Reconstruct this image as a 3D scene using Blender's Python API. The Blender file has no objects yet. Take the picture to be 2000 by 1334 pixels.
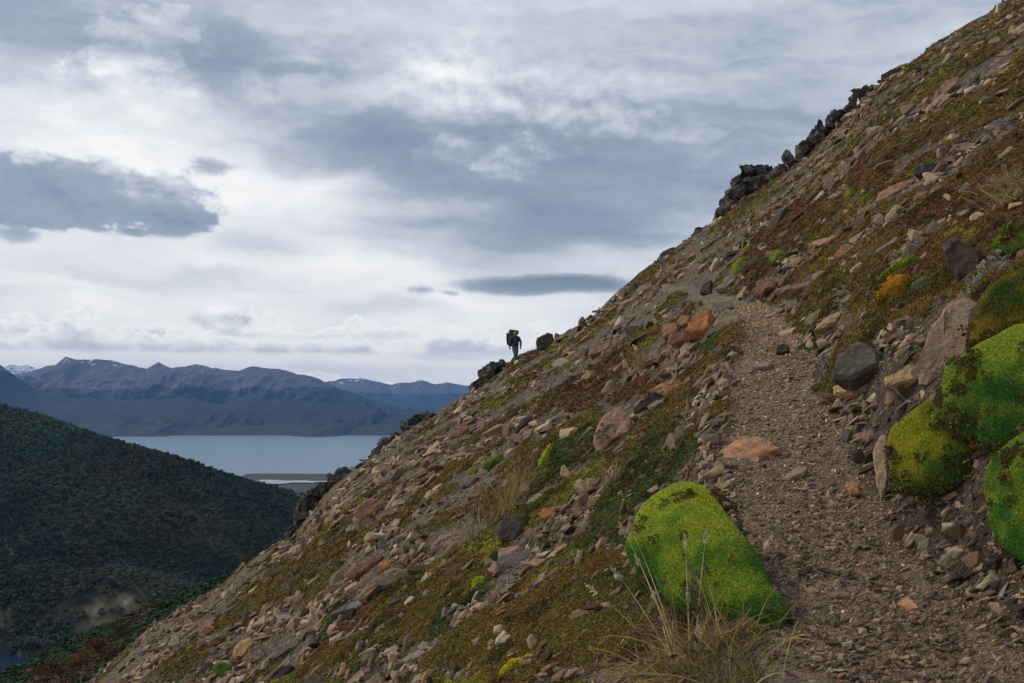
import bpy, bmesh, math, random
import numpy as np
from mathutils import Vector, Matrix

scene = bpy.context.scene
COL = scene.collection
R = math.radians
FPX = 1944.0            # focal length in photo pixels (35 mm lens on 36 mm)
HOR = 765.0             # photo row of the true horizon

# ---------------------------------------------------------------- camera
cam_data = bpy.data.cameras.new('camera')
cam_data.lens = 35.0
cam_data.sensor_width = 36.0
cam_data.shift_y = 0.049          # level camera, frame raised above the horizon
cam_data.clip_start = 0.1
cam_data.clip_end = 90000.0
cam = bpy.data.objects.new('camera', cam_data)
cam.location = (0, 0, 0)
cam.rotation_euler = (R(90), 0, 0)
COL.objects.link(cam)
scene.camera = cam

# ---------------------------------------------------------------- render look
scene.view_settings.view_transform = 'Standard'
scene.view_settings.look = 'None'
scene.view_settings.exposure = 0.27
scene.view_settings.gamma = 1.0
scene.view_settings.use_curve_mapping = False
cy = scene.cycles
cy.max_bounces = 5
cy.diffuse_bounces = 2
cy.glossy_bounces = 2
cy.transmission_bounces = 2
cy.volume_bounces = 0
cy.transparent_max_bounces = 4
cy.use_denoising = True
cy.caustics_reflective = False
cy.caustics_refractive = False

# ---------------------------------------------------------------- node maths helper
class E:
    """A node socket (or number) with arithmetic that adds Math nodes."""
    nt = None
    def __init__(s, v): s.v = v
    @staticmethod
    def op(kind, *a, clamp=False):
        n = E.nt.nodes.new('ShaderNodeMath'); n.operation = kind; n.use_clamp = clamp
        for i, x in enumerate(a):
            x = x.v if isinstance(x, E) else x
            if isinstance(x, (int, float)): n.inputs[i].default_value = x
            else: E.nt.links.new(x, n.inputs[i])
        return E(n.outputs[0])
    def __add__(s, o): return E.op('ADD', s, o)
    __radd__ = __add__
    def __sub__(s, o): return E.op('SUBTRACT', s, o)
    def __rsub__(s, o): return E.op('SUBTRACT', o, s)
    def __mul__(s, o): return E.op('MULTIPLY', s, o)
    __rmul__ = __mul__
    def __truediv__(s, o): return E.op('DIVIDE', s, o)
    def clamp(s): return E.op('ADD', s, 0.0, clamp=True)

def smooth(x, a, b):
    n = E.nt.nodes.new('ShaderNodeMapRange'); n.interpolation_type = 'SMOOTHSTEP'
    E.nt.links.new(x.v, n.inputs[0])
    n.inputs[1].default_value = a; n.inputs[2].default_value = b
    return E(n.outputs[0])

def comb(x, y, z=0.0):
    n = E.nt.nodes.new('ShaderNodeCombineXYZ')
    for i, k in enumerate((x, y, z)):
        k = k.v if isinstance(k, E) else k
        if isinstance(k, (int, float)): n.inputs[i].default_value = k
        else: E.nt.links.new(k, n.inputs[i])
    return n.outputs[0]

def noise(vec, scale, detail=5.0, rough=0.55, out='Fac', dist=0.0, dims='3D'):
    n = E.nt.nodes.new('ShaderNodeTexNoise'); n.noise_dimensions = dims
    n.inputs['Scale'].default_value = scale; n.inputs['Detail'].default_value = detail
    n.inputs['Roughness'].default_value = rough; n.inputs['Distortion'].default_value = dist
    if vec is not None: E.nt.links.new(vec, n.inputs['Vector'])
    return E(n.outputs[0]) if out == 'Fac' else n.outputs[1]

def ramp(x, stops, mode='LINEAR'):
    n = E.nt.nodes.new('ShaderNodeValToRGB'); n.color_ramp.interpolation = mode
    e = n.color_ramp.elements
    while len(e) < len(stops): e.new(0.5)
    for k, (p, c) in zip(e, stops):
        k.position = p; k.color = (c[0], c[1], c[2], 1.0)
    E.nt.links.new(x.v if isinstance(x, E) else x, n.inputs[0])
    return n.outputs[0]

def mixc(f, a, b, mode='MIX'):
    n = E.nt.nodes.new('ShaderNodeMix'); n.data_type = 'RGBA'; n.blend_type = mode
    n.clamp_factor = True
    for i, k in ((0, f), (6, a), (7, b)):
        k = k.v if isinstance(k, E) else k
        if isinstance(k, (int, float)): n.inputs[i].default_value = k
        elif isinstance(k, tuple): n.inputs[i].default_value = (k[0], k[1], k[2], 1.0)
        else: E.nt.links.new(k, n.inputs[i])
    return n.outputs[2]

# ---------------------------------------------------------------- sun (veiled by cloud, from the side of the bright sky)
SUN_EL, SUN_AZ = R(40), R(-50)       # azimuth measured from the view direction, negative = left
sun_data = bpy.data.lights.new('sun', 'SUN')
sun_data.energy = 1.5
sun_data.angle = R(10)
sun_data.color = (1.0, 0.90, 0.75)
sun = bpy.data.objects.new('sun', sun_data)
sdir = Vector((math.sin(SUN_AZ) * math.cos(SUN_EL), math.cos(SUN_AZ) * math.cos(SUN_EL), math.sin(SUN_EL)))
sun.rotation_euler = (-sdir).to_track_quat('-Z', 'Y').to_euler()
sun.location = (-40, 20, 60)
COL.objects.link(sun)

# ---------------------------------------------------------------- cloudy sky
world = bpy.data.worlds.new('World')
scene.world = world
world.use_nodes = True
E.nt = world.node_tree
E.nt.nodes.clear()
wout = E.nt.nodes.new('ShaderNodeOutputWorld')
bg = E.nt.nodes.new('ShaderNodeBackground')
bg.inputs['Strength'].default_value = 0.1
E.nt.links.new(bg.outputs[0], wout.inputs[0])
sky = E.nt.nodes.new('ShaderNodeTexSky')
sky.sky_type = 'NISHITA'
sky.sun_disc = False
sky.sun_elevation = SUN_EL
sky.sun_rotation = SUN_AZ
sky.altitude = 500
tc = E.nt.nodes.new('ShaderNodeTexCoord')
sep = E.nt.nodes.new('ShaderNodeSeparateXYZ')
E.nt.links.new(tc.outputs['Generated'], sep.inputs[0])
X, Y, Z = (E(sep.outputs[i]) for i in range(3))
az = E.op('ARCTAN2', X, Y)
el = E.op('ARCSINE', Z)
P2 = comb(az, el * 2.2)
P1 = comb(az, el)
def noise2(vec, scale, detail, rough): return noise(vec, scale, detail, rough, dims='2D')
wx = noise2(P2, 9.0, 3.0, 0.55) - 0.5
wy = noise2(comb(az + 7.3, el * 2.2), 9.0, 3.0, 0.55) - 0.5
ragged = noise2(P2, 24.0, 5.0, 0.6)                 # 0..1, ragged cloud edges
ragged2 = noise2(P1, 80.0, 3.0, 0.6)
edge = (ragged - 0.5) + (ragged2 - 0.5) * 0.40
stre = noise2(comb(az * 0.9 + wx * 0.10, el * 5.0 + az * 0.35 + wy * 0.2), 6.0, 5.0, 0.55)   # long streaks
big = noise2(comb(az, el * 2.0), 3.2, 2.0, 0.5)
lump = noise2(comb(az, el * 1.5), 20.0, 5.0, 0.55)
lump_up = noise2(comb(az + 0.004, (el + 0.010) * 1.5), 20.0, 4.0, 0.55)
relief = (lump - lump_up)                          # bright where the cloud thins upward

def dirpx(px, py):
    u = (px - 1000.0) / FPX; v = (HOR - py) / FPX
    a = math.atan2(u, 1.0)
    return a, math.atan2(v, math.sqrt(1 + u * u))

def vmath(kind, *a):
    n = E.nt.nodes.new('ShaderNodeVectorMath'); n.operation = kind
    for i, x in enumerate(a):
        if isinstance(x, tuple): n.inputs[i].default_value = x
        else: E.nt.links.new(x, n.inputs[i])
    return n

WARPED = {}
def warped(warp, tilt):
    k = (warp, tilt)
    if k not in WARPED:
        x = az + wx * warp; y = el + wy * (warp * 0.5)
        WARPED[k] = comb(x, y - x * tilt if tilt else y)
    return WARPED[k]

def blob(px, py, rx, ry, soft, rag, warp=0.0, tilt=0.0):
    """Cloud body: 1 inside, 0 outside, edge width soft, raggedness rag."""
    a0, e0 = dirpx(px, py)
    sx, sy = FPX / rx, FPX / ry
    n = vmath('MULTIPLY_ADD', warped(warp, tilt), (sx, sy, 0.0), (-a0 * sx, -(e0 - a0 * tilt) * sy, 0.0))
    d = E(vmath('LENGTH', n.outputs[0]).outputs['Value'])
    if rag: d = E.op('MULTIPLY_ADD', edge, rag, d)
    return smooth(d, 1.0 + soft, 1.0 - soft)

def acc(B, m, k): return E.op('MULTIPLY_ADD', m, k, B)

B = ramp(el, [(0.0, (0.80,)*3), (0.03, (0.74,)*3), (0.08, (0.70,)*3), (0.13, (0.67,)*3), (0.19, (0.64,)*3), (0.27, (0.57,)*3),
              (0.36, (0.53,)*3), (0.6, (0.54,)*3), (1.0, (0.54,)*3)])
B = E(B) + (stre - 0.5) * 0.42 + (big - 0.5) * 0.20
# broad bright openings
for a in ((430, 345, 230, 75, 0.75, 0.5, 0.1, -0.1, 0.34), (640, 450, 330, 95, 0.8, 0.3, 0.1, -0.1, 0.26), (640, 185, 300, 42, 0.8, 0.6, 0.1, 0, 0.19),
          (60, 240, 260, 75, 0.8, 0.6, 0.1, 0, 0.22), (430, 225, 170, 34, 0.8, 0.6, 0.1, -0.1, 0.18), (1170, 508, 170, 30, 0.8, 0.3, 0.05, 0, 0.26),
          (1240, 170, 330, 60, 0.9, 0.4, 0.1, 0, 0.12), (520, 40, 260, 60, 0.9, 0.5, 0.1, 0, 0.14), (1210, 10, 300, 60, 0.9, 0.4, 0.1, 0, 0.16),
          (1300, 660, 1500, 60, 0.9, 0.4, 0.05, 0, 0.1), (300, 560, 420, 60, 0.9, 0.3, 0.1, -0.1, 0.12), (830, 410, 130, 14, 0.9, 0.3, 0.05, 0, 0.16)):
    B = acc(B, blob(*a[:8]), a[8] * 0.80)
# soft blue-grey decks
for a in ((1000, 330, 470, 130, 0.8, 0.4, 0.1, 0, -0.24), (960, 445, 330, 55, 0.8, 0.25, 0.05, 0, -0.26), (1090, 512, 250, 40, 0.8, 0.25, 0.05, 0, -0.18),
          (830, 300, 320, 90, 0.8, 0.4, 0.1, -0.1, -0.12), (140, 40, 330, 90, 0.8, 0.4, 0.1, -0.1, -0.14), (480, 112, 190, 45, 0.7, 0.6, 0.1, 0, -0.24),
          (1500, 300, 420, 130, 0.9, 0.3, 0.1, 0, -0.07), (1500, 60, 500, 60, 0.9, 0.3, 0.1, 0, -0.06), (520, 482, 75, 22, 0.8, 0.3, 0.05, -0.1, -0.24),
          (450, 215, 260, 40, 0.9, 0.6, 0.1, -0.1, -0.08), (250, 530, 300, 26, 0.9, 0.2, 0.1, -0.1, -0.08), (700, 615, 230, 22, 0.9, 0.3, 0.1, 0, -0.12)):
    B = acc(B, blob(*a[:8]), a[8] * 0.95)
# pale ragged cumulus in front of the decks
for a in ((275, 92, 110, 58, 0.22, 1.5, 0.05, 0.2, 0.24), (540, 142, 75, 42, 0.3, 1.1, 0.05, 0.2, 0.2), (260, 170, 130, 48, 0.5, 1.2, 0.05, 0, 0.12),
          (905, 125, 68, 46, 0.25, 0.7, 0.05, 0, 0.15), (1020, 165, 250, 60, 0.5, 0.9, 0.05, 0, 0.11), (1000, 235, 260, 60, 0.6, 1, 0.1, 0, 0.09), (950, 292, 130, 34, 0.3, 1.2, 0.05, 0, 0.22),
          (1000, 328, 60, 22, 0.3, 1.2, 0.05, 0, 0.18), (1372, 264, 42, 15, 0.35, 0.8, 0.025, 0, 0.18), (1250, 240, 70, 30, 0.5, 1.3, 0.05, 0, 0.13), (820, 130, 70, 30, 0.5, 1, 0.05, 0, 0.1)):
    B = acc(B, blob(*a[:8]), relief * 0.30 + a[8] * 0.62)
B = B + relief * 0.14 * smooth(el, 0.10, 0.2)
# low cumulus rows above the mountains: white billowing tops, flat grey bases
for (pyb, amp, thr, x0, wd, off, k0) in ((660, 44, .33, 60, 900, 0.0, .60), (690, 40, .29, 420, 1100, 5.3, .58), (752, 26, .42, 900, 900, 9.1, .74)):
    e0 = dirpx(1000, pyb)[1]
    low = noise2(comb(az + off, el * 1.6), 14.0, 5.0, 0.60)
    xm = smooth(E.op('ABSOLUTE', (az - dirpx(x0, 700)[0]) * (FPX / wd)), 1.0, 0.5)
    top = (low - thr) * (4.2 * amp / FPX) * xm
    dd = el - e0 + (ragged - 0.5) * (10.0 / FPX)
    cov = smooth(dd, -7.0 / FPX, 5.0 / FPX) * smooth(top - dd, 0.0, 5.0 / FPX)
    sh = (1.0 - (top - dd) * (FPX / (amp * 1.05))).clamp()
    B = B + (k0 - 0.06 + sh * 0.40 - B) * cov * 0.92
cu = blob(432, 622, 58, 24, .28, .7, .03)
a0, e0 = dirpx(432, 622)
B = B + cu * ((el - e0) * (FPX / 24.0) * 0.17 - 0.12 + relief * 0.8)
# dark ragged scud and lens cloud
dk = blob(120, 378, 260, 64, .18, .9, .05, 0.0)
dk2 = blob(310, 418, 105, 34, .2, .9, .05, -.12)
dark = E.op('MAXIMUM', dk, dk2)
a0, e0 = dirpx(120, 458)
base = smooth(el + edge * 0.012, e0 - 0.004, e0 + 0.008)
B = B + dark * base * (-0.62 + relief * 0.5 + (el - e0) * 3.0)
for a in ((1062, 557, 165, 16, 0.42, 0.35, 0.025, 0, -0.62), (822, 566, 26, 9, 0.75, 2.4, 0.025, 0, -0.42), (880, 572, 18, 5, 0.75, 2.4, 0.025, -0.1, -0.38),
          (412, 329, 30, 12, 0.7, 2.4, 0.025, 0, -0.42), (30, 455, 34, 14, 0.5, 0.8, 0.025, 0, -0.3), (262, 455, 16, 7, 0.5, 0.8, 0.025, 0, -0.3), (1400, 700, 200, 10, 0.8, 0.4, 0.025, 0, -0.15), (900, 695, 110, 7, 0.6, 0.4, 0.025, 0, -0.16)):
    B = acc(B, blob(*a[:8]), a[8])
cloud = ramp(B.clamp(), [(0.0, (0.085, 0.115, 0.165)), (0.22, (0.17, 0.21, 0.275)), (0.40, (0.27, 0.315, 0.39)), (0.58, (0.44, 0.48, 0.55)),
                         (0.76, (0.60, 0.63, 0.675)), (0.90, (0.70, 0.715, 0.73)), (1.0, (0.76, 0.765, 0.765))])
warm = ramp(el, [(0.0, (1.30, 1.20, 1.08)), (0.06, (1.18, 1.13, 1.06)), (0.16, (1.06, 1.04, 1.02)), (0.32, (1.0, 1.0, 1.0))])
cloud = mixc(1.0, cloud, warm, 'MULTIPLY')     # the sky as it is above the blue haze of the valley
clear = smooth(B, 0.50, 0.16) * 0.22              # a little clear sky shows through the thin blue decks
sc10 = E.nt.nodes.new('ShaderNodeVectorMath'); sc10.operation = 'SCALE'; sc10.inputs['Scale'].default_value = 10.4
E.nt.links.new(cloud, sc10.inputs[0])
E.nt.links.new(mixc(clear, sc10.outputs[0], sky.outputs[0]), bg.inputs['Color'])
world.cycles.sampling_method = 'MANUAL'
world.cycles.sample_map_resolution = 512

# ================================================================ numeric noise for shapes
def _hash(ix, iy, iz, seed):
    h = (ix.astype(np.int64) * 374761393 + iy.astype(np.int64) * 668265263 + iz.astype(np.int64) * 2147483647 + seed * 144665) & 0xFFFFFFFF
    h = ((h ^ (h >> 13)) * 1274126177) & 0xFFFFFFFF
    h = ((h ^ (h >> 15)) * 2246822519) & 0xFFFFFFFF
    return ((h ^ (h >> 16)) & 0xFFFFFF) / float(0xFFFFFF)

def vn2(x, y, seed=0):
    x = np.asarray(x, float); y = np.asarray(y, float)
    ix = np.floor(x); iy = np.floor(y); fx = x - ix; fy = y - iy
    fx = fx * fx * fx * (fx * (fx * 6 - 15) + 10); fy = fy * fy * fy * (fy * (fy * 6 - 15) + 10)
    z = np.zeros_like(ix)
    a = _hash(ix, iy, z, seed); b = _hash(ix + 1, iy, z, seed)
    c = _hash(ix, iy + 1, z, seed); d = _hash(ix + 1, iy + 1, z, seed)
    return (a + (b - a) * fx) * (1 - fy) + (c + (d - c) * fx) * fy - 0.5

def fbm2(x, y, octv=4, seed=0, gain=0.5):
    s = 0; a = 1.0
    for k in range(octv):
        s = s + a * vn2(x * 2 ** k + 13.7 * k, y * 2 ** k - 7.1 * k, seed + k); a *= gain
    return s

def vn3(x, y, z, seed=0):
    ix = np.floor(x); iy = np.floor(y); iz = np.floor(z)
    fx = x - ix; fy = y - iy; fz = z - iz
    fx = fx * fx * (3 - 2 * fx); fy = fy * fy * (3 - 2 * fy); fz = fz * fz * (3 - 2 * fz)
    r = 0
    for dx in (0, 1):
        for dy in (0, 1):
            for dz in (0, 1):
                w = (fx if dx else 1 - fx) * (fy if dy else 1 - fy) * (fz if dz else 1 - fz)
                r = r + w * _hash(ix + dx, iy + dy, iz + dz, seed)
    return r - 0.5

def fbm3(p, scale, octv=3, seed=0, gain=0.5):
    s = 0; a = 1.0
    for k in range(octv):
        q = p * (scale * 2 ** k) + 17.3 * k
        s = s + a * vn3(q[:, 0], q[:, 1], q[:, 2], seed + k); a *= gain
    return s

def sstep(a, b, x):
    t = np.clip((x - a) / (b - a), 0, 1)
    return t * t * (3 - 2 * t)

rng = np.random.default_rng(7)
random.seed(7)

# ================================================================ the hillside surface
# skyline of the near hillside as seen in the photograph (column, row), used as the crest of the spur about 50 m away
SKY = np.array([(-900, 2150), (-300, 1720), (0, 1480), (170, 1336), (300, 1226), (440, 1142), (500, 1090), (575, 1042), (600, 1010), (650, 950), (735, 885), (800, 838),
                (900, 776), (930, 760), (1000, 708), (1045, 682), (1085, 662), (1150, 622), (1220, 562), (1300, 502), (1400, 432), (1470, 382), (1560, 318),
                (1650, 235), (1720, 165), (1850, 78), (2000, -12), (2300, -215), (2700, -480), (3200, -800)], float)
SU = (SKY[:, 0] - 1000) / FPX
SV = (HOR - SKY[:, 1]) / FPX
def sky_v(u): return np.interp(u, SU, SV)
def ridge_y(u): return 54.0 + 6.0 * np.sin(u * 7.0) - 8.0 * np.clip(u, -1, 1)

PY = np.array([0.0, 1.2, 2.35, 3.36, 4.57, 6.2, 7.0, 8.4, 10.0, 13.9, 21.6, 36.0, 60.0])
PX = np.array([0.82, 0.84, 0.94, 1.06, 1.28, 1.62, 1.83, 2.16, 2.46, 2.86, 3.70, 4.80, 6.2])
PW = np.array([0.36, 0.36, 0.33, 0.26, 0.28, 0.28, 0.27, 0.23, 0.22, 0.21, 0.2, 0.18, 0.1])
def path_d(x, y):
    """signed distance across the footpath, and its half width"""
    return (x - np.interp(y, PY, PX)), np.interp(y, PY, PW)

def base_z(x, y):
    yy = np.maximum(y, 0.8)
    u = np.clip(x / yy, -1.1, 1.15)
    ry = ridge_y(u)
    z = 0.72 * x + 0.057 * y - 1.5
    zr = 0.72 * u * ry + 0.057 * ry - 1.5
    cor = sky_v(u) * ry - zr
    z = z + cor * sstep(10.0, 1.0, ry / np.maximum(y, 0.1)) * np.minimum(y / ry, 1.0)
    over = np.maximum(y - ry, 0.0)
    zo = sky_v(u) * y - 0.10 * over - 0.012 * over ** 2
    return np.where(over > 0, zo, z)

def proj(x, y, z):
    yy = np.maximum(y, 0.3)
    return 1000 + FPX * x / yy, HOR - FPX * z / yy

def inpoly(px, py, poly):
    r = np.zeros(px.shape, bool)
    n = len(poly)
    for i in range(n):
        x0, y0 = poly[i]; x1, y1 = poly[(i + 1) % n]
        if y0 == y1: continue
        c = ((y0 > py) != (y1 > py)) & (px < (x1 - x0) * (py - y0) / (y1 - y0) + x0)
        r ^= c
    return r

# mats of heath on the slope: (kind, outline as it projects).  kinds: 0 brown-olive, 1 red-brown, 2 green, 3 fresh yellow-green
HEATH = [
 (0, [(400,1240),(442,1212),(497,1172),(510,1135),(535,1105),(590,1082),(617,1057),(655,1047),(700,1050),(735,1025),(780,1000),(800,1000),(777,1025),(745,1030),(740,1050),(695,1075),(652,1112),(617,1150),(585,1175),(530,1197),(485,1222),(460,1224),(410,1243)]),
 (0, [(280,1334),(290,1328),(335,1300),(380,1272),(422,1257),(460,1230),(462,1242),(435,1270),(410,1288),(390,1310),(345,1345),(285,1345)]),
 (0, [(760,1022),(835,955),(890,918),(935,883),(965,852),(1050,792),(1066,805),(978,872),(950,898),(905,935),(845,972),(780,1022)]),
 (0, [(985,934),(1052,870),(1077,850),(1120,820),(1165,795),(1170,820),(1157,850),(1165,885),(1120,905),(1095,920),(1070,934),(1040,960),(1000,1000),(960,1040),(932,1030),(935,995),(960,965)]),
 (2, [(1050,940),(1062,900),(1085,868),(1125,850),(1158,855),(1165,885),(1120,905),(1095,922),(1068,940)]),
 (1, [(1045,800),(1075,780),(1110,750),(1160,725),(1185,700),(1210,680),(1240,660),(1290,645),(1302,670),(1270,690),(1245,705),(1215,735),(1190,760),(1160,785),(1115,800),(1080,812),(1050,815)]),
 (3, [(1205,690),(1235,668),(1255,655),(1300,648),(1300,668),(1270,682),(1240,692)]),
 (1, [(1175,790),(1210,760),(1255,745),(1290,745),(1270,775),(1240,785),(1200,800)]),
 (0, [(935,805),(990,775),(1050,718),(1080,708),(1030,750),(990,785),(960,808)]),
 (3, [(940,808),(955,790),(985,778),(1000,782),(985,795),(965,808)]),
 (0, [(985,728),(1005,715),(1060,685),(1052,698),(1020,722),(995,735)]),
 (2, [(1085,1107),(1112,1062),(1135,1015),(1180,980),(1195,940),(1215,900),(1250,862),(1315,845),(1315,870),(1330,880),(1370,930),(1300,960),(1250,1000),(1235,1037),(1215,1090),(1172,1097)]),
 (0, [(760,1345),(772,1334),(847,1295),(910,1240),(965,1205),(1035,1175),(1085,1137),(1135,1107),(1210,1100),(1300,1105),(1330,1150),(1380,1185),(1470,1225),(1500,1245),(1490,1290),(1470,1345)]),
 (2, [(1130,1190),(1180,1150),(1230,1130),(1300,1140),(1300,1180),(1220,1200),(1150,1210)]),
 (0, [(772,1212),(810,1170),(847,1132),(897,1105),(947,1100),(960,1125),(960,1162),(930,1182),(872,1200),(922,1200),(897,1230),(860,1245),(810,1252),(785,1275),(735,1300),(697,1345),(635,1345),(622,1312),(667,1285),(735,1252),(760,1225)]),
 (2, [(880,1190),(930,1160),(958,1135),(960,1162),(930,1182),(872,1200),(922,1200),(880,1240),(850,1240)]),
 (2, [(627,1225),(660,1180),(677,1180),(675,1207),(655,1237),(635,1265),(605,1270),(625,1250)]),
 (2, [(700,1168),(745,1150),(790,1135),(825,1120),(830,1128),(790,1150),(750,1165),(715,1178)]),
 (1, [(1530,425),(1582,397),(1640,375),(1707,325),(1762,282),(1837,250),(1875,247),(1825,282),(1762,310),(1712,380),(1650,400),(1625,417),(1575,450),(1525,455)]),
 (1, [(1725,495),(1775,425),(1825,387),(1875,350),(1937,295),(2000,255),(2090,230),(2090,560),(1960,520),(1925,462),(1857,457),(1800,462),(1775,487),(1740,534),(1700,560)]),
 (0, [(1660,560),(1690,510),(1740,480),(1745,520),(1720,560),(1705,640),(1660,625)]),
 (2, [(1525,640),(1560,612),(1590,590),(1600,605),(1570,640),(1540,648)]),
 (0, [(1700,660),(1760,630),(1850,585),(1830,620),(1815,650),(1760,672),(1710,675)]),
 (0, [(1890,690),(1905,640),(1925,600),(1960,560),(2000,522),(2090,500),(2090,650),(1990,650),(1945,672),(1915,690)]),
 (1, [(1455,560),(1460,500),(1480,460),(1530,455),(1560,440),(1580,470),(1540,500),(1530,540),(1500,545),(1480,565)]),
 (0, [(1283,617),(1325,575),(1365,585),(1337,600),(1300,615)]),
 (2, [(1347,692),(1362,675),(1400,675),(1412,695),(1400,707),(1365,711)]),
 (2, [(1395,815),(1410,795),(1440,790),(1452,815),(1430,830),(1405,828)]),
 (0, [(1840,250),(1890,205),(2000,110),(2090,60),(2090,190),(1990,235),(1930,225),(1880,250)]),
 (0, [(1410,435),(1480,375),(1520,350),(1500,380),(1440,440),(1420,450)]),
 (0, [(1560,470),(1620,430),(1680,400),(1700,420),(1660,450),(1600,480)]),
 (3, [(1655,420),(1680,395),(1715,372),(1725,380),(1700,400),(1670,425)]),
 (0, [(1230,560),(1260,530),(1300,512),(1310,515),(1275,545),(1245,572)]),
]

def heath_kind(x, y, z=None, jitter=1.0):
    """-1 bare, else kind of mat growing at ground point (x, y)"""
    if z is None: z = base_z(x, y)
    px, py = proj(x, y, z)
    k = jitter * np.minimum(26.0, 2.2 * FPX / np.maximum(y, 1.0) * 0.06)
    f = np.clip(2.5 / np.maximum(y, 1) ** 0.5, 0.35, 2.0)
    wx_ = fbm2(x * 3.1 * f, y * 1.6 * f, 3, 3); wy_ = fbm2(x * 3.1 * f + 50, y * 1.6 * f, 3, 4)
    qx = px + wx_ * k * 1.6; qy = py + wy_ * k * 1.6
    kind = np.full(x.shape, -1)
    for kd, poly in HEATH:
        a = np.array(poly, float)
        sel = (qx > a[:, 0].min()) & (qx < a[:, 0].max()) & (qy > a[:, 1].min()) & (qy < a[:, 1].max())
        if sel.any():
            idx = np.nonzero(sel)[0]
            kind[idx[inpoly(qx[idx], qy[idx], poly)]] = kd
    # small scattered mats and, off to the sides, mats by chance
    # coordinates stretched along the fall line, as the mats creep downhill
    s = fbm2(x * 0.35 + 3, y * 0.9 + x * 0.15, 4, 11) + 0.25 * fbm2(x * 2.5, y * 2.5, 2, 15)
    outside = (px < -40) | (px > 2040) | (py > 1350) | (py < -40)
    right = (px > 1480) & (py < 600)
    thr = np.where(outside, 0.05, np.where(right, 0.05, 0.22))
    sc = (kind < 0) & (s > thr)
    q_ = fbm2(x[sc] * 0.6, y[sc] * 0.8, 3, 21)
    kind[sc] = np.where(q_ > 0.20, 3, np.where(q_ > 0.0, 1, 0))
    d, hw = path_d(x, y)
    kind[np.abs(d) < hw * 0.95 + 0.10 * fbm2(x * 6, y * 6, 2, 8)] = -1
    return kind

def ground_z(x, y, mat=None):
    x = np.asarray(x, float); y = np.asarray(y, float)
    z = base_z(x, y)
    amp = sstep(0.8, 3.0, y) * 1.0
    near = 1 / (1 + (y / 14.0) ** 2)
    z = z + amp * (0.10 * fbm2(x * 0.9, y * 0.6, 3, 31) * (0.5 + 0.5 * near) + 0.045 * fbm2(x * 4.0, y * 3.0, 3, 37) + 0.25 * (1 - near) * fbm2(x * 0.35, y * 0.25, 3, 33))
    # the footpath is cut into the slope as a bench
    d, hw = path_d(x, y)
    xc = x - d
    zc = base_z(xc, y) + 0.10 * d
    zc = zc + 0.018 * fbm2(x * 5, y * 5, 3, 41) + 0.03 * fbm2(x * 1.2, y * 1.2, 2, 43) - 0.02
    e = 0.05 * fbm2(x * 3, y * 3, 2, 44)
    wL = 1 - sstep(hw + 0.02, hw + 0.36, -d + e)
    wR = 1 - sstep(hw + 0.02, hw + 0.30, d + e)
    w = np.minimum(wL, wR) * np.interp(y, [0, 8, 14, 30, 40], [1, 0.95, 0.7, 0.5, 0.0])
    z = z * (1 - w) + zc * w
    if mat is not None: z = z + mat
    return z

def hit(px, py, full=True):
    """ground points seen at photo pixels"""
    px = np.atleast_1d(np.asarray(px, float)); py = np.atleast_1d(np.asarray(py, float))
    u = (px - 1000) / FPX; v = (HOR - py) / FPX
    ys = np.exp(np.linspace(np.log(1.6), np.log(62.0), 420))
    f = ground_z if full else base_z
    g = f(u[:, None] * ys[None], np.broadcast_to(ys[None], (len(u), len(ys)))) - v[:, None] * ys[None]
    pos = g >= 0
    k = np.argmax(pos, axis=1)
    none = ~pos.any(axis=1)
    k = np.clip(k, 1, len(ys) - 1)
    i = np.arange(len(u))
    a, b = g[i, k - 1], g[i, k]
    t = np.clip(-a / np.where(b - a == 0, 1, b - a), 0, 1)
    y = ys[k - 1] + (ys[k] - ys[k - 1]) * t
    y = np.where(none, ridge_y(u) - 1.0, y)
    return u * y, y

def surf_normal(x, y, e=0.25):
    dzdx = (ground_z(x + e, y) - ground_z(x - e, y)) / (2 * e)
    dzdy = (ground_z(x, y + e) - ground_z(x, y - e)) / (2 * e)
    n = np.stack([-dzdx, -dzdy, np.ones_like(dzdx)], -1)
    return n / np.linalg.norm(n, axis=-1, keepdims=True)

# ================================================================ object helpers
def link(o):
    COL.objects.link(o); return o

def tag(o, label=None, cat=None, group=None, kind=None):
    if label: o['label'] = label
    if cat: o['category'] = cat
    if group: o['group'] = group
    if kind: o['kind'] = kind
    return o

def mesh_np(name, verts, faces_flat, loop_n, mat, smooth_sh=False):
    """mesh from arrays; loop_n = corners per face (3 or 4)"""
    me = bpy.data.meshes.new(name)
    nv = len(verts); nf = len(faces_flat) // loop_n
    me.vertices.add(nv); me.vertices.foreach_set('co', np.asarray(verts, np.float32).ravel())
    me.loops.add(nf * loop_n); me.loops.foreach_set('vertex_index', np.asarray(faces_flat, np.int32))
    me.polygons.add(nf)
    me.polygons.foreach_set('loop_start', np.arange(0, nf * loop_n, loop_n, dtype=np.int32))
    me.update(calc_edges=True); me.validate()
    me.polygons.foreach_set('use_smooth', np.full(len(me.polygons), smooth_sh))
    if mat: me.materials.append(mat)
    return me

def grid_faces(nr, nc):
    i = np.arange(nr * nc).reshape(nr, nc)
    return np.stack([i[:-1, :-1], i[:-1, 1:], i[1:, 1:], i[1:, :-1]], -1).reshape(-1, 4)

def new_mat(name):
    m = bpy.data.materials.new(name); m.use_nodes = True
    nt = m.node_tree; nt.nodes.clear(); E.nt = nt
    o = nt.nodes.new('ShaderNodeOutputMaterial'); b = nt.nodes.new('ShaderNodeBsdfPrincipled')
    nt.links.new(b.outputs[0], o.inputs[0])
    b.inputs['Roughness'].default_value = 0.9
    b.inputs['Specular IOR Level'].default_value = 0.25
    return m, b

def setc(b, sock): E.nt.links.new(sock, b.inputs['Base Color'])

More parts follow.
